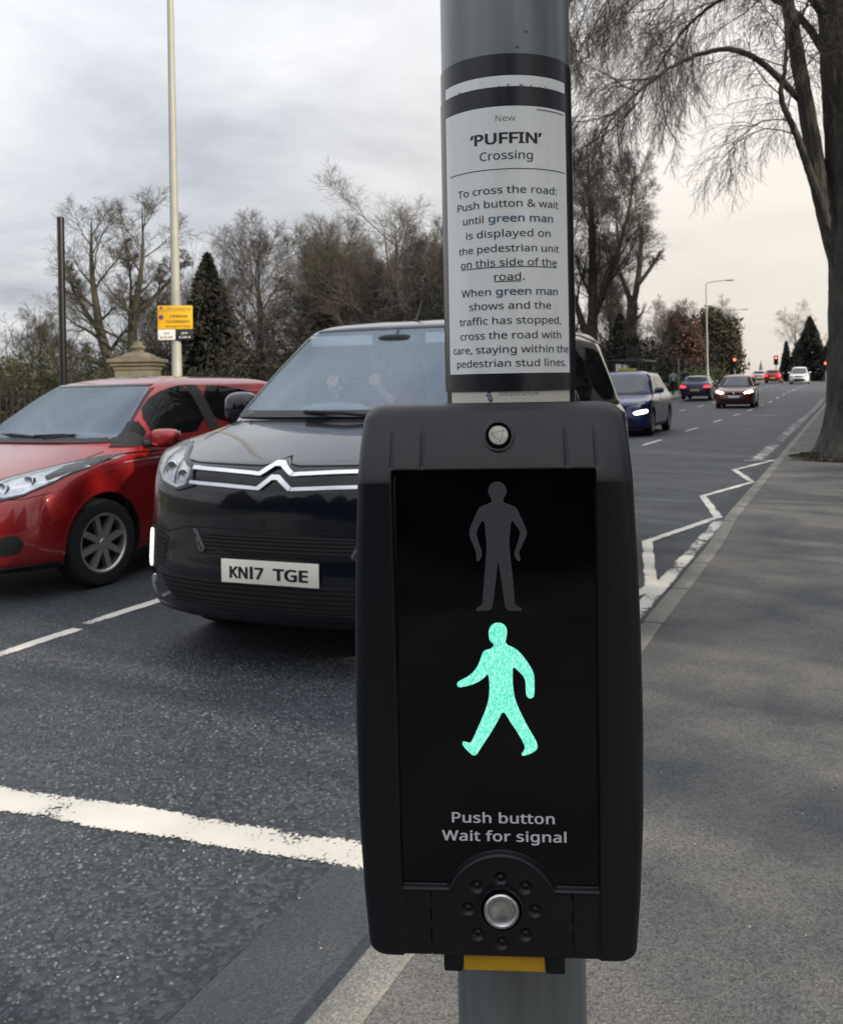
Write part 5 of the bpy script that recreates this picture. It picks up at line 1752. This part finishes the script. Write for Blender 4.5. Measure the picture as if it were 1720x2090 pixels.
tree('copper_leaved_tree', 'small tree still holding coppery brown leaves above the roadside hedge', (-13.2, 85.3, .5), tree_mesh(33, broad(7.6, 3), lvs(LV, n0=14, n2=6, n3=5), 10, 8), BARK, TWIGR, extra=(*leaves(rg, cp, .15), M('copper_leaves', (.088, .050, .034), .8, var=.4, vscale=.9)))


def conifer(name, label, loc, h, w, mat, n=9000, seed=1, sc=.22, base=.05, group=None, pw=.85):
    rg = np.random.default_rng(seed)
    r = thing(name, label, 'tree', loc, 0, group)
    t = base + (1 - base) * rg.uniform(0, 1, n) ** 1.35
    a = rg.uniform(0, 2 * np.pi, n)
    lump = 1 + .22 * np.sin(3 * a + 9 * t) + .16 * np.sin(7 * a - 23 * t)
    rad = w / 2 * (1 - t) ** pw * lump * rg.uniform(.25, 1, n) ** .4 + .04
    c = np.column_stack([rad * np.cos(a), rad * np.sin(a), t * h - .18 * rad])
    # drooping sprays: long thin leaves pointing out and down
    d = unit_(np.column_stack([np.cos(a), np.sin(a), -.25 + rg.normal(0, .45, n)]) + rg.normal(0, .3, (n, 3)))
    sd = unit_(np.cross(d, rg.normal(0, 1, (n, 3))))
    s = (sc * (1.15 - .6 * t) * rg.uniform(.6, 1.4, n))[:, None]
    V = np.stack([c - d * s, c + sd * s * .33, c + d * s, c - sd * s * .33], 1).reshape(-1, 3)
    mk('foliage', V, np.arange(4 * n).reshape(-1, 4), mat, r)
    MB().tube([(0, 0, -.1), (0, 0, h * .5), (0, 0, h * .96)], [w * .045 + .05, w * .03 + .02, .01], 8).build('trunk', BARK, r, True)
    return r


FIR = M('conifer_needles', (.032, .034, .022), .85, col2=(.016, .017, .013), vscale=1.1)
FIR2 = M('fir_needles', (.026, .036, .024), .85, col2=(.013, .019, .014), vscale=1.1)
conifer('conifer', 'dark pointed conifer beside the yellow clearway sign', (-23.7, 31, 0), 6.9, 3.9, FIR, 12000, 5, .24)
conifer('conifer', 'short dark conifer behind the black people carrier', (-21.6, 36.6, 0), 5.2, 2.9, FIR, 8000, 6, .22)
conifer('conifer', 'small bushy conifer left of the dark pointed conifer', (-25.6, 32, 0), 4.6, 1.9, FIR, 5000, 7, .2)
conifer('fir_tree', 'broad dark fir beside the tree trunk at the end of the road', (-4.4, 130, .9), 8.4, 5.6, FIR2, 9000, 8, .4)
conifer('fir_tree', 'thin dark columnar fir at the end of the road', (-7.5, 134, 1), 5.4, 1.7, FIR2, 3000, 9, .32)
conifer('fir_tree', 'low dark fir hiding behind the large tree trunk', (-1.6, 128, .9), 6.4, 5.0, FIR2, 6000, 10, .4)
conifer('fir_tree', 'rounded dark evergreen behind the pollarded trunk', (-16.2, 73, .2), 6.5, 4.6, FIR2, 9000, 12, .3)

# scrub, hedge and woodland edge: uncountable growth, one object each
rg = np.random.default_rng(5)


def scrub(name, label, x0, x1, y0, y1, n, h, mat, leaf=None, nleaf=0, lsize=.1, cat='undergrowth', along=None):
    if along is None:
        P0 = np.column_stack([rg.uniform(x0, x1, n), rg.uniform(y0, y1, n), np.zeros(n)])
    else:
        t = rg.uniform(0, 1, n)
        P0 = np.column_stack([np.interp(t, [0, 1], [x0, x1]) + rg.normal(0, along, n), np.interp(t, [0, 1], [y0, y1]) + rg.normal(0, along, n), np.zeros(n)])
    P0[:, 2] = zr(P0[:, 1])
    clump = .6 + .4 * np.sin(P0[:, 0] * 1.1 + 2) * np.sin(P0[:, 1] * .9) + .25 * np.sin(P0[:, 0] * .37 + P0[:, 1] * .51)
    Ls = h * np.clip(clump + rg.normal(0, .2, n), .35, 1.4)
    D0 = np.column_stack([rg.normal(0, .35, n), rg.normal(0, .35, n), np.ones(n)])
    a = grow(rg, P0, D0, Ls, np.full(n, .022), 5, .12, .1, .3)
    q = spawn(rg, *a, Ls, 7, .15, .98, 40, .42, .4, .6, .009)
    b = grow(rg, *q, 4, .15, .15, .4)
    q2 = spawn(rg, *b, q[2], 5, .15, .98, 42, .5, .3, .7, .008)
    c = grow(rg, *q2, 3, .15, .05, .5)
    o = mk(name, *merge([tubes(a[0], a[2], 3), tubes(b[0], b[2], 3), tubes(c[0], c[2], 3)]), mat)
    tag(o, label, cat, kind='stuff')
    if leaf:
        pts = c[0].reshape(-1, 3)
        pts = pts[rg.integers(0, len(pts), nleaf)] + rg.normal(0, .08, (nleaf, 3))
        pts = pts[pts[:, 2] < h * 1.0 + zr(pts[:, 1])]
        mk('leaves', *leaves(rg, pts, lsize), leaf, o)
    return o


SCRUB = M('scrub_twigs', (.050, .041, .033), .95, var=.3, vscale=.4)
GREENLEAF = M('scrub_leaves', (.065, .080, .028), .8, col2=(.03, .04, .016), vscale=.8)
DEADLEAF = M('brown_leaves', (.085, .060, .032), .85, col2=(.04, .03, .02), vscale=.9)
scrub('undergrowth', 'brown and green scrub behind the park railing at left', -34, -15.5, 17, 27, 620, 2.5, M('scrub_twigs_olive', (.070, .062, .038), .95, var=.3, vscale=.4), GREENLEAF, 26000, .075)
scrub('woodland', 'dark brown woodland edge under the bare trees', -29, -14.8, 33, 60, 1900, 5.2, SCRUB, M('dull_leaves', (.034, .032, .020), .85, col2=(.018, .017, .012), vscale=.6), 34000, .12)
scrub('woodland', 'brown thicket on the far left behind the double stemmed tree', -48, -27, 36, 46, 700, 4.2, SCRUB, DEADLEAF, 12000, .1)
scrub('thicket', 'dark growth under the trees beyond the bus shelter', -22, -12.8, 62, 118, 900, 4.5, SCRUB, M('dull_leaves'), 22000, .17)
# roadside hedge
hn = 15000
hx, hy = rg.uniform(-13.6, -12.4, hn), rg.uniform(60, 112, hn)
hz = rg.uniform(0, 1, hn) ** .7 * (1.75 + .18 * np.sin(hy * .7) + .12 * np.sin(hy * 2.1))
hd = thing('hedge', 'green clipped hedge along the far pavement behind the navy hatchback', 'hedge', (0, 0, 0))
mk('foliage', *leaves(rg, np.column_stack([hx, hy, hz + zr(hy)]), .15), M('hedge_leaves', (.042, .070, .022), .75, col2=(.018, .032, .012), vscale=.9), hd)
sb = scrub('stems', None, -13.5, -12.5, 60, 112, 200, 1.3, SCRUB); sb.parent = hd
for k in ('label', 'category', 'kind'):
    if k in sb: del sb[k]

# ---- the large street tree on the right
TX, TY = .16, 16.0
big = [([(0, 0, .0), (0, 0, 2.0), (-.03, 0, 4.0), (-.18, 0, 6.5), (-.30, .1, 9.5), (-.4, .1, 14)], .47, .12),
       ([(.08, .0, 1.7), (-.10, -.04, 2.5), (-.46, -.15, 3.9), (-.70, -.30, 5.6), (-.98, -.40, 7.6), (-1.35, -.5, 9.8), (-1.6, -.5, 12)], .18, .02),
       ([(-.28, -.08, 3.2), (-.60, -.5, 4.3), (-.85, -.9, 5.1), (-1.05, -.95, 5.5), (-.90, -1.0, 6.1), (-.95, -1.1, 7.0)], .085, .012),
       ([(-.75, -.30, 5.6), (-1.5, -.9, 6.4), (-2.3, -1.2, 6.3), (-3.1, -1.6, 5.7), (-3.7, -1.9, 4.9)], .055, .008),
       ([(-.95, -.40, 7.2), (-2.0, -.2, 8.4), (-3.2, .2, 8.8), (-4.3, .4, 8.4), (-5.2, .4, 7.6)], .09, .008),
       ([(0, 0, 6.5), (-.6, 1.4, 8.4), (-1.8, 2.6, 9.6), (-3.0, 3.4, 9.5), (-3.9, 3.8, 8.7)], .12, .008),
       ([(.1, 0, 5.8), (1.6, -.6, 7.6), (3.0, -1.2, 8.6), (4.4, -1.6, 8.4)], .14, .01),
       ([(.1, 0, 7.5), (1.2, 1.2, 9.4), (2.4, 2.0, 10.5), (3.6, 2.2, 10.4)], .12, .01),
       ([(.05, 0, 6.0), (.4, -1.8, 7.6), (.6, -3.4, 8.3), (.6, -4.8, 7.9)], .11, .01),
       ([(-.2, -.1, 6.6), (-1.2, -.3, 8.4), (-2.3, -.6, 9.2), (-3.3, -.9, 8.9), (-4.1, -1.1, 8.0)], .10, .008),
       ([(-.2, .0, 6.0), (-.9, .9, 7.6), (-1.9, 1.6, 8.3), (-2.9, 2.0, 7.9), (-3.6, 2.3, 7.0)], .075, .008),
       ([(.2, .1, 9), (-.8, -.8, 11), (-1.8, -.9, 12), (-3.0, -1.0, 11.4), (-3.8, -1.0, 10.2)], .10, .008)]
LB = [dict(n=13, t0=.46, t1=1., ang=45, len=.42, fall=.35, rr=.19, rmin=.012, seg=7, wander=.14, trop=-.35, K=5),
      dict(n=9, t0=.12, t1=1., ang=40, len=.56, fall=.3, rr=.55, rmin=.0052, seg=6, wander=.11, trop=-.95, K=4, tip=.5),
      dict(n=7, t0=.15, t1=1., ang=38, len=.66, fall=.25, rr=.55, rmin=.0030, seg=5, wander=.10, trop=-1.2, K=3, tip=.6),
      dict(n=4, t0=.2, t1=1., ang=36, len=.55, fall=.2, rr=.7, rmin=.0024, seg=3, wander=.10, trop=-.35, K=3, tip=.7)]
mbig = tree_mesh(41, big, LB, 80, 60, flare=.75, knob=.008, ridges=.030)
DARKBARK = M('dark_bark', (.085, .080, .068), .95, col2=(.022, .022, .021), vscale=7, stretch=(1, 1, .3), bump=1., bscale=11, bdist=.06)
tree('street_tree', 'large dark street tree with drooping bare twigs on the near pavement', (TX, TY, .09), mbig, DARKBARK, M('dark_twigs', (.062, .055, .049), .9, var=.2, vscale=.6))
# soil and moss round its foot
rg = np.random.default_rng(12)
nA, nR = 60, 9
pv, pf = [], []
for k in range(nR):
    for i in range(nA):
        a = 2 * math.pi * i / nA
        q = k / (nR - 1)
        rad = (.46 + .32 * q * (1 + .22 * math.sin(3 * a + 1) + .13 * math.sin(7 * a) + .08 * math.sin(13 * a + 2)))
        pv.append((TX + rad * 1.15 * math.cos(a), TY - .05 + rad * math.sin(a), .105 + .012 * (TX + rad * math.cos(a) - NEARK) + .17 * (1 - q) ** 1.7 + rg.normal(0, .012) * (1 - q) - .012 * (k == nR - 1)))
for k in range(nR - 1):
    for i in range(nA):
        j = (i + 1) % nA
        pf.append((k * nA + i, (k + 1) * nA + i, (k + 1) * nA + j, k * nA + j))
tag(mk('tree_pit', pv, pf, M('tree_soil', (.042, .038, .024), .95, col2=(.020, .019, .014), vscale=9, bump=1., bscale=30, bdist=.03), None, True), kind='structure')
lp = rg.normal(0, 1, (2600, 2))
lr = np.hypot(lp[:, 0], lp[:, 1])[:, None]
lp = lp / lr * (.48 + .42 * rg.uniform(0, 1, (2600, 1)) ** 1.6)
lc = np.column_stack([TX + lp[:, 0] * 1.15, TY - .05 + lp[:, 1], .135 + .012 * (TX + lp[:, 0] - NEARK) + .15 * np.clip(1 - (np.hypot(lp[:, 0], lp[:, 1]) - .46) / .34, 0, 1) ** 1.7])
tag(mk('leaf_litter', *leaves(rg, lc, .035, flat=.5), M('leaf_litter', (.075, .055, .03), .9, col2=(.025, .022, .014), vscale=14)), 'dead leaves lying around the foot of the large street tree', 'leaf litter', kind='stuff')

# ------------------------------------------------------------------ street furniture
LAMPPOST = M('lamp_column_paint', (.36, .36, .32), .5, var=.08, vscale=3)


def lamp(loc, label, h=9.8, arm=1.6, rz=0., sc=1.):
    r = thing('lamp_column', label, 'street lamp', loc, rz)
    MB().lathe([(.125, 0), (.125, 1.25), (.118, 1.30), (.085, 1.36), (.080, 2.2), (.048, h)], 24).build('column', LAMPPOST, r, 40)
    MB().box((-.055, -.128, .35), (.055, -.118, .95), .004).build('access_door', LAMPPOST, r, 40)
    MB().tube([(0, 0, h - .05), (.02, 0, h + .12), (.25, 0, h + .26), (arm, 0, h + .34)], [.045, .045, .04, .034], 10).build('bracket_arm', LAMPPOST, r, 40)
    MB().ell((arm + .32, 0, h + .32), (.38, .13, .07), .7).build('lantern', M('lantern_grey', (.35, .36, .37), .4), r, True)
    return r


lamp((-10.47, 12.8, .1), 'pale grey lamp column rising out of the top of the picture, carrying the yellow sign', 9.6)
lamp((-10.7, 81.0, .1 + float(zr(81))), 'far lamp column standing beside the navy hatchback', 8.7)
lamp((-13.2, 120.4, .1 + float(zr(120))), 'farthest lamp column beyond the dense ivy clad tree', 8.6)
# no stopping sign on the near lamp column
sign = thing('clearway_sign', 'yellow clearway plate with small white and black time plates below it', 'sign', (-10.47, 12.8, 0), R_(33))
YEL = M('sign_yellow', (.72, .42, .015), .4, var=.04, vscale=4)
SY = -.115
MB().box((-.29, SY - .006, 2.40), (.29, SY, 2.80), .003).build('yellow_plate', YEL, sign, 40)
MB().box((-.29, SY - .006, 2.215), (-.004, SY, 2.392), .003).build('white_plate', M('sign_white', (.68, .68, .66), .4), sign, 40)
MB().box((.004, SY - .006, 2.215), (.29, SY, 2.392), .003).build('black_plate', M('sign_black', (.012, .013, .018), .4), sign, 40)
for z in (2.5, 2.7):
    MB().tube([(-.09, SY + .005, z), (-.09, .05, z), (0, .10, z), (.09, .05, z), (.09, SY + .005, z)], .012, 6).build('clip', LAMPPOST, sign, 40)


def sign_text(body, x0, x1, b, h, mat, bold=.02, name='lettering'):
    v2, f2 = text_fit(body, x0, x1, b, h, bold)
    mk(name, [(p[0], SY - .0075 - p[2] * 4, p[1]) for p in v2], f2, mat, sign)


INK = M('sign_ink', (.02, .018, .015), .5)
sign_text('No stopping', -.12, .25, 2.735, .030, INK, .01)
sign_text('URBAN', -.09, .20, 2.595, .055, INK)
sign_text('CLEARWAY', -.15, .25, 2.505, .055, INK)
sign_text('Monday to Friday', -.16, .25, 2.432, .036, INK, .012)
sign_text('am', -.19, -.10, 2.315, .045, INK)
sign_text('8-9.30', -.25, -.05, 2.245, .040, INK)
WINK = M('sign_white')
sign_text('pm', .10, .20, 2.315, .045, WINK)
sign_text('4.30-6', .05, .25, 2.245, .040, WINK)
MB().box((-.29, SY - .0075, 2.712), (.29, SY - .0065, 2.717)).build('rule', INK, sign)
for cx_, cz_, r in ((-.235, 2.757, .026), (-.235, 2.60, .042)):
    M4 = Matrix.Translation((cx_, SY - .006, cz_)) @ Matrix.Rotation(R_(90), 4, 'X')
    rd = MB().lathe([(r, -.001), (r, .0012), (.0001, .0012)], 24, M4, False).build('roundel', M('sign_red', (.45, .02, .03), .4), sign)
    MB().lathe([(r * .72, .0005), (r * .72, .0018), (.0001, .0018)], 24, M4, False).build('roundel_centre', M('sign_blue', (.03, .06, .30), .4), rd)
# tall plain black post
bp = thing('black_post', 'tall plain black post behind the red hatchback', 'post', (-10.49, 10.27, .1))
MB().lathe([(.052, 0), (.052, 3.80)], 24).build('shaft', M('black_gloss_paint', (.012, .012, .013), .3, spec=.5), bp, 40)
MB().lathe([(.054, 3.80), (.054, 3.83), (.03, 3.845), (.0001, 3.85)], 24).build('cap', M('black_gloss_paint'), bp, 40)
# stone gate pillar
SAND = M('sandstone', (.26, .23, .155), .9, col2=(.15, .14, .10), vscale=4, bump=.5, bscale=30, bdist=.01)
gp = thing('stone_gate_pillar', 'weathered sandstone gate pillar with a moulded cap behind the red hatchback', 'gate pillar', (-13.0, 14.7, .05), R_(24))
MB().box((-.36, -.36, 0), (.36, .36, 1.72), .02).box((-.42, -.42, 0), (.42, .42, .35), .02).build('shaft', SAND, gp, 40)
MB().box((-.38, -.38, 1.722), (.38, .38, 1.80), .01).box((-.43, -.43, 1.802), (.43, .43, 1.87), .02).box((-.48, -.48, 1.872), (.48, .48, 1.945), .015).box((-.36, -.36, 1.947), (.36, .36, 1.99), .015).build('cap', SAND, gp, 40)
MB().lathe([(.34, 1.991), (.33, 2.02), (.20, 2.07), (.13, 2.09), (.12, 2.13), (.15, 2.15), (.16, 2.19), (.10, 2.22), (.08, 2.30), (.0001, 2.31)], 24).build('finial', SAND, gp, 40)
# park railing
rail = thing('park_railing', 'low dark iron railing on a plinth along the park edge', 'railing', (0, 0, 0))
IRON = M('iron_black', (.010, .010, .011), .5)
for (y0, y1) in ((2, 14.2), (15.2, 56)):
    MB().box((-13.12, y0, 0), (-12.9, y1, .42), .015).build('plinth', SAND, rail, 40)
    for z in (.55, 1.28):
        MB().box((-13.03, y0, z), (-12.99, y1, z + .045)).build('rail', IRON, rail)
bars = MB()
for y in np.arange(2.1, 56, .13):
    if 14.2 < y < 15.2: continue
    bars.tube([(-13.01, y, .42), (-13.01, y, 1.42)], [.009, .009], 5)
tag(bars.build('bar', IRON, rail), kind='stuff')
# bus shelter
bs = thing('bus_shelter', 'dark bus shelter with a yellow panel behind the blue crossover', 'bus shelter', (-11.35, 54.5, .1 + float(zr(54.5))), 0)
SHD = M('shelter_frame', (.03, .035, .04), .4)
for x in (-.65, .65):
    for y in (-1.9, 0, 1.9):
        MB().box((x - .035, y - .035, 0), (x + .035, y + .035, 2.3)).build('post', SHD, bs)
MB().box((-.85, -2.1, 2.30), (.95, 2.1, 2.42), .03).build('roof', SHD, bs, 40)
MB().box((-.66, -1.86, .25), (-.64, 1.86, 2.2)).build('back_panel', glass('shelter_glass', (.5, .55, .55), (.1, .6), .03), bs)
MB().box((-.45, -1.6, .45), (-.15, 1.6, .50), .01).build('bench', SHD, bs, 40)
MB().box((-.42, -2.16, 1.62), (.60, -2.11, 1.92), .01).build('yellow_panel', M('panel_yellow', (.36, .33, .05), .5), bs, 40)
# thin signpost by the walkers
sp = thing('sign_post', 'thin grey post between the two walkers on the far pavement', 'post', (-10.42, 64.6, .1 + float(zr(64.6))))
MB().lathe([(.045, 0), (.045, 2.5), (.0001, 2.51)], 12).build('shaft', M('post_grey', (.25, .26, .25), .5), sp, 40)
MB().box((-.02, -.06, 2.05), (.02, .22, 2.35), .004).build('small_plate', M('post_grey'), sp, 40)


def signal(loc, label, h=3.2, rz=0., heads=1):
    r = thing('traffic_signal', label, 'traffic light', loc, rz)
    MB().lathe([(.06, 0), (.057, h + .1), (.0001, h + .12)], 16).build('pole', M('signal_grey', (.20, .21, .22), .5), r, 40)
    hd_ = MB().box((-.20, -.30, h - 1.0), (.20, -.08, h + .02), .03).build('signal_head', M('signal_black', (.012, .012, .013), .5), r, 40)
    for k, nm in enumerate(('red', 'amber', 'green')):
        z = h - .18 - .31 * k
        m = M('lit_red_signal', (.5, .02, .01), .3, emit=(1., .10, .035), estr=7.) if k == 0 else M('signal_lens_dark', (.03, .025, .02), .2)
        M4 = Matrix.Translation((0, -.30, z)) @ Matrix.Rotation(R_(90), 4, 'X')
        MB().lathe([(.13, -.005), (.13, .006), (.08, .022), (.0001, .03)], 20, M4, False).build('lamp', m, hd_, True)
        v, f = [], []
        for j in range(13):
            a = math.pi * j / 12
            for y in (-.30, -.48):
                v.append((.15 * math.cos(a), y, z + .15 * math.sin(a)))
        f = [(2 * j, 2 * j + 1, 2 * j + 3, 2 * j + 2) for j in range(12)]
        mk('visor', v, f, M('signal_black'), hd_)
    MB().box((-.28, -.10, h - 1.10), (.28, -.085, h + .12), .01).build('backing_board', M('signal_black'), r, 40)
    return r


signal((-10.6, 100.8, .1 + float(zr(100))), 'traffic signal showing red on the far pavement beyond the maroon car', 2.75, R_(4))
signal((-8.6, 131.0, float(zr(131))), 'traffic signal showing red just above the far red car', 3.3, R_(4))
signal((-2.45, 122, float(zr(122))), 'red traffic signal between the far white car and the tree trunk', 2.35, R_(1))
signal((-1.62, 126, float(zr(126))), 'rightmost red traffic signal, partly hidden by the large tree trunk', 2.4, R_(1))
# church spire far away on the skyline
chs = thing('church_spire', 'tiny distant spire on the skyline over the road', 'spire', (-48, 600, 1.0))
MB().lathe([(1.7, 0), (1.7, 5), (1.5, 5.2), (.05, 12)], 8).build('spire', M('far_stone', (.14, .15, .17), .9), chs)
MB().box((-4, 3, 0), (4, 18, 3.5)).build('nave', M('far_stone'), chs)
# small pale building past the signals
bd = thing('white_building', 'small pale building past the red signals beside the large tree trunk', 'building', (4.0, 150, 1.1))
MB().box((-4.5, 0, 0), (4.5, 7, 3.0)).build('wall', M('render_white', (.60, .60, .58), .8), bd)
MB().add([(-4.8, -.3, 3.0), (4.8, -.3, 3.0), (4.8, 7.3, 3.0), (-4.8, 7.3, 3.0), (-4.8, 3.5, 5.0), (4.8, 3.5, 5.0)], [(0, 1, 5, 4), (2, 3, 4, 5), (0, 4, 3), (1, 2, 5), (0, 3, 2, 1)]).build('roof', M('slate', (.06, .06, .065), .8), bd)
for x in (-2.5, 2.5):
    MB().box((x - .6, -.03, 1.0), (x + .6, -.005, 2.2)).build('window', M('car_glass'), bd)

# ---- people walking on the far pavement
WJ = {'pel': (0, 0, .93, .135, .11), 'wst': (0, .01, 1.08, .135, .10), 'chs': (0, .0, 1.28, .16, .11), 'nkb': (0, 0, 1.43, .07), 'nck': (0, -.01, 1.50, .052), 'jaw': (0, -.03, 1.57, .068, .07), 'hed': (0, -.02, 1.64, .078, .09), 'crn': (0, 0, 1.70, .06, .07),
      'hpl': (.10, 0, .88, .10), 'knl': (.11, -.20, .50, .062), 'anl': (.11, -.12, .09, .042), 'tol': (.11, -.27, .03, .035),
      'hpr': (-.10, 0, .88, .10), 'knr': (-.11, .06, .49, .062), 'anr': (-.11, .36, .13, .042), 'tor': (-.11, .27, .03, .035),
      'shl': (.19, 0, 1.40, .065), 'ebl': (.25, .14, 1.14, .047), 'wrl': (.23, .05, .92, .032), 'hal': (.22, .0, .84, .036),
      'shr': (-.19, 0, 1.40, .065), 'ebr': (-.25, .02, 1.13, .047), 'wrr': (-.24, -.16, .95, .032), 'har': (-.23, -.22, .88, .036)}
WE = [('pel', 'wst'), ('wst', 'chs'), ('chs', 'nkb'), ('nkb', 'nck'), ('nck', 'jaw'), ('jaw', 'hed'), ('hed', 'crn'), ('pel', 'hpl'), ('hpl', 'knl'), ('knl', 'anl'), ('anl', 'tol'), ('pel', 'hpr'), ('hpr', 'knr'), ('knr', 'anr'), ('anr', 'tor'),
      ('chs', 'shl'), ('shl', 'ebl'), ('ebl', 'wrl'), ('wrl', 'hal'), ('chs', 'shr'), ('shr', 'ebr'), ('ebr', 'wrr'), ('wrr', 'har')]


def wsplit(x, y, z):
    if z > 1.50 or (z < .95 and abs(x) > .19): return 2
    return 0 if z > .95 else 1


DARKCLOTH = M('dark_cloth', (.016, .018, .028), .9)
person('person', 'walker in a pale grey top and dark trousers on the far pavement', (-10.95, 65.6, .1 + float(zr(65.6))), R_(170), WJ, WE, wsplit, [M('grey_top', (.36, .37, .38), .9), DARKCLOTH, SKIN], [((0, .0, 1.66), (.085, .10, .085), .95)], (.04, .03, .02), lod=1)
person('person', 'walker in dark navy clothes right of the thin grey post', (-10.55, 68, .1 + float(zr(68))), R_(170), WJ, WE, wsplit, [M('navy_cloth', (.014, .018, .035), .9), DARKCLOTH, SKIN], [((0, .0, 1.66), (.085, .10, .085), .95)], (.03, .02, .015), lod=1)

mgar = tree_mesh(43, big, [dict(n=9, t0=.25, t1=1., ang=45, len=.36, fall=.35, rr=.42, rmin=.02, seg=7, wander=.14, trop=-.2, K=5), dict(n=6, t0=.15, t1=1., ang=38, len=.5, fall=.3, rr=.5, rmin=.012, seg=5, wander=.13, trop=-.5, K=4)], 18, 10)
for i, (x, y, rz, sc) in enumerate(((8.3, -1.92, 1.3, .95), (10.5, -.2, 1.9, .72), (9.2, 2.6, 2.7, .66), (12.0, 4.6, .4, .8), (10.0, 7.4, 4.4, .7), (13.5, .6, 3.4, .85), (14.5, 9.5, 5.2, .9))):
    tree('garden_tree', 'bare garden tree beyond the pavement out of the picture whose boughs dapple the asphalt', (x, y, .1), mgar, DARKBARK, M('dark_twigs'), rz=rz, sc=sc, group='bare garden trees')
# ------------------------------------------------------------------ unseen evergreens added to darken reflections in the unit and cars
GT = 'evergreens added out of view to darken reflections'
for i, (x, y, h_, w_) in enumerate(((3.6, -7.0, 7.5, 4.4), (1.2, -11.5, 8.5, 5.0), (7.0, -12.0, 9.0, 5.0))):
    conifer('added_evergreen', 'tall dense evergreen added out of view to darken reflections', (x, y, .1), h_, w_, FIR2, 9000, 60 + i, .35, .02, GT)
for i in range(11):
    x, y = -24 + 3.3 * i, -24 + 2.5 * math.sin(i * 2.1)
    conifer('added_evergreen', 'tall dense evergreen added out of view to darken reflections', (x, y, 0), 6.2 + 1.6 * math.sin(i * 1.7), 5.2, FIR2, 3500, 80 + i, .55, .02, GT)
for i, (x, y, h_) in enumerate(((4.7, 48, 25), (4.9, 57, 27), (5.6, 67, 28), (5.0, 29.5, 17), (7.6, 34, 20), (10.4, 41, 22), (4.4, 21.5, 11), (9.0, 27, 16), (6.0, 42, 20))):
    conifer('added_evergreen', 'tall dense evergreen added out of view to darken reflections', (x, y, .1), h_, 7.6, FIR2, 24000, 130 + i, .34, .02, GT, .3)
for i in range(9):
    x, y = 9.5 + 1.2 * math.sin(i * 2.3), 17 + 5.2 * i
    conifer('added_evergreen', 'tall dense evergreen added out of view to darken reflections', (x, y, 0), 12 + 1.6 * math.sin(i * 1.7), 6.4, FIR2, 5000, 100 + i, .6, .02, GT)
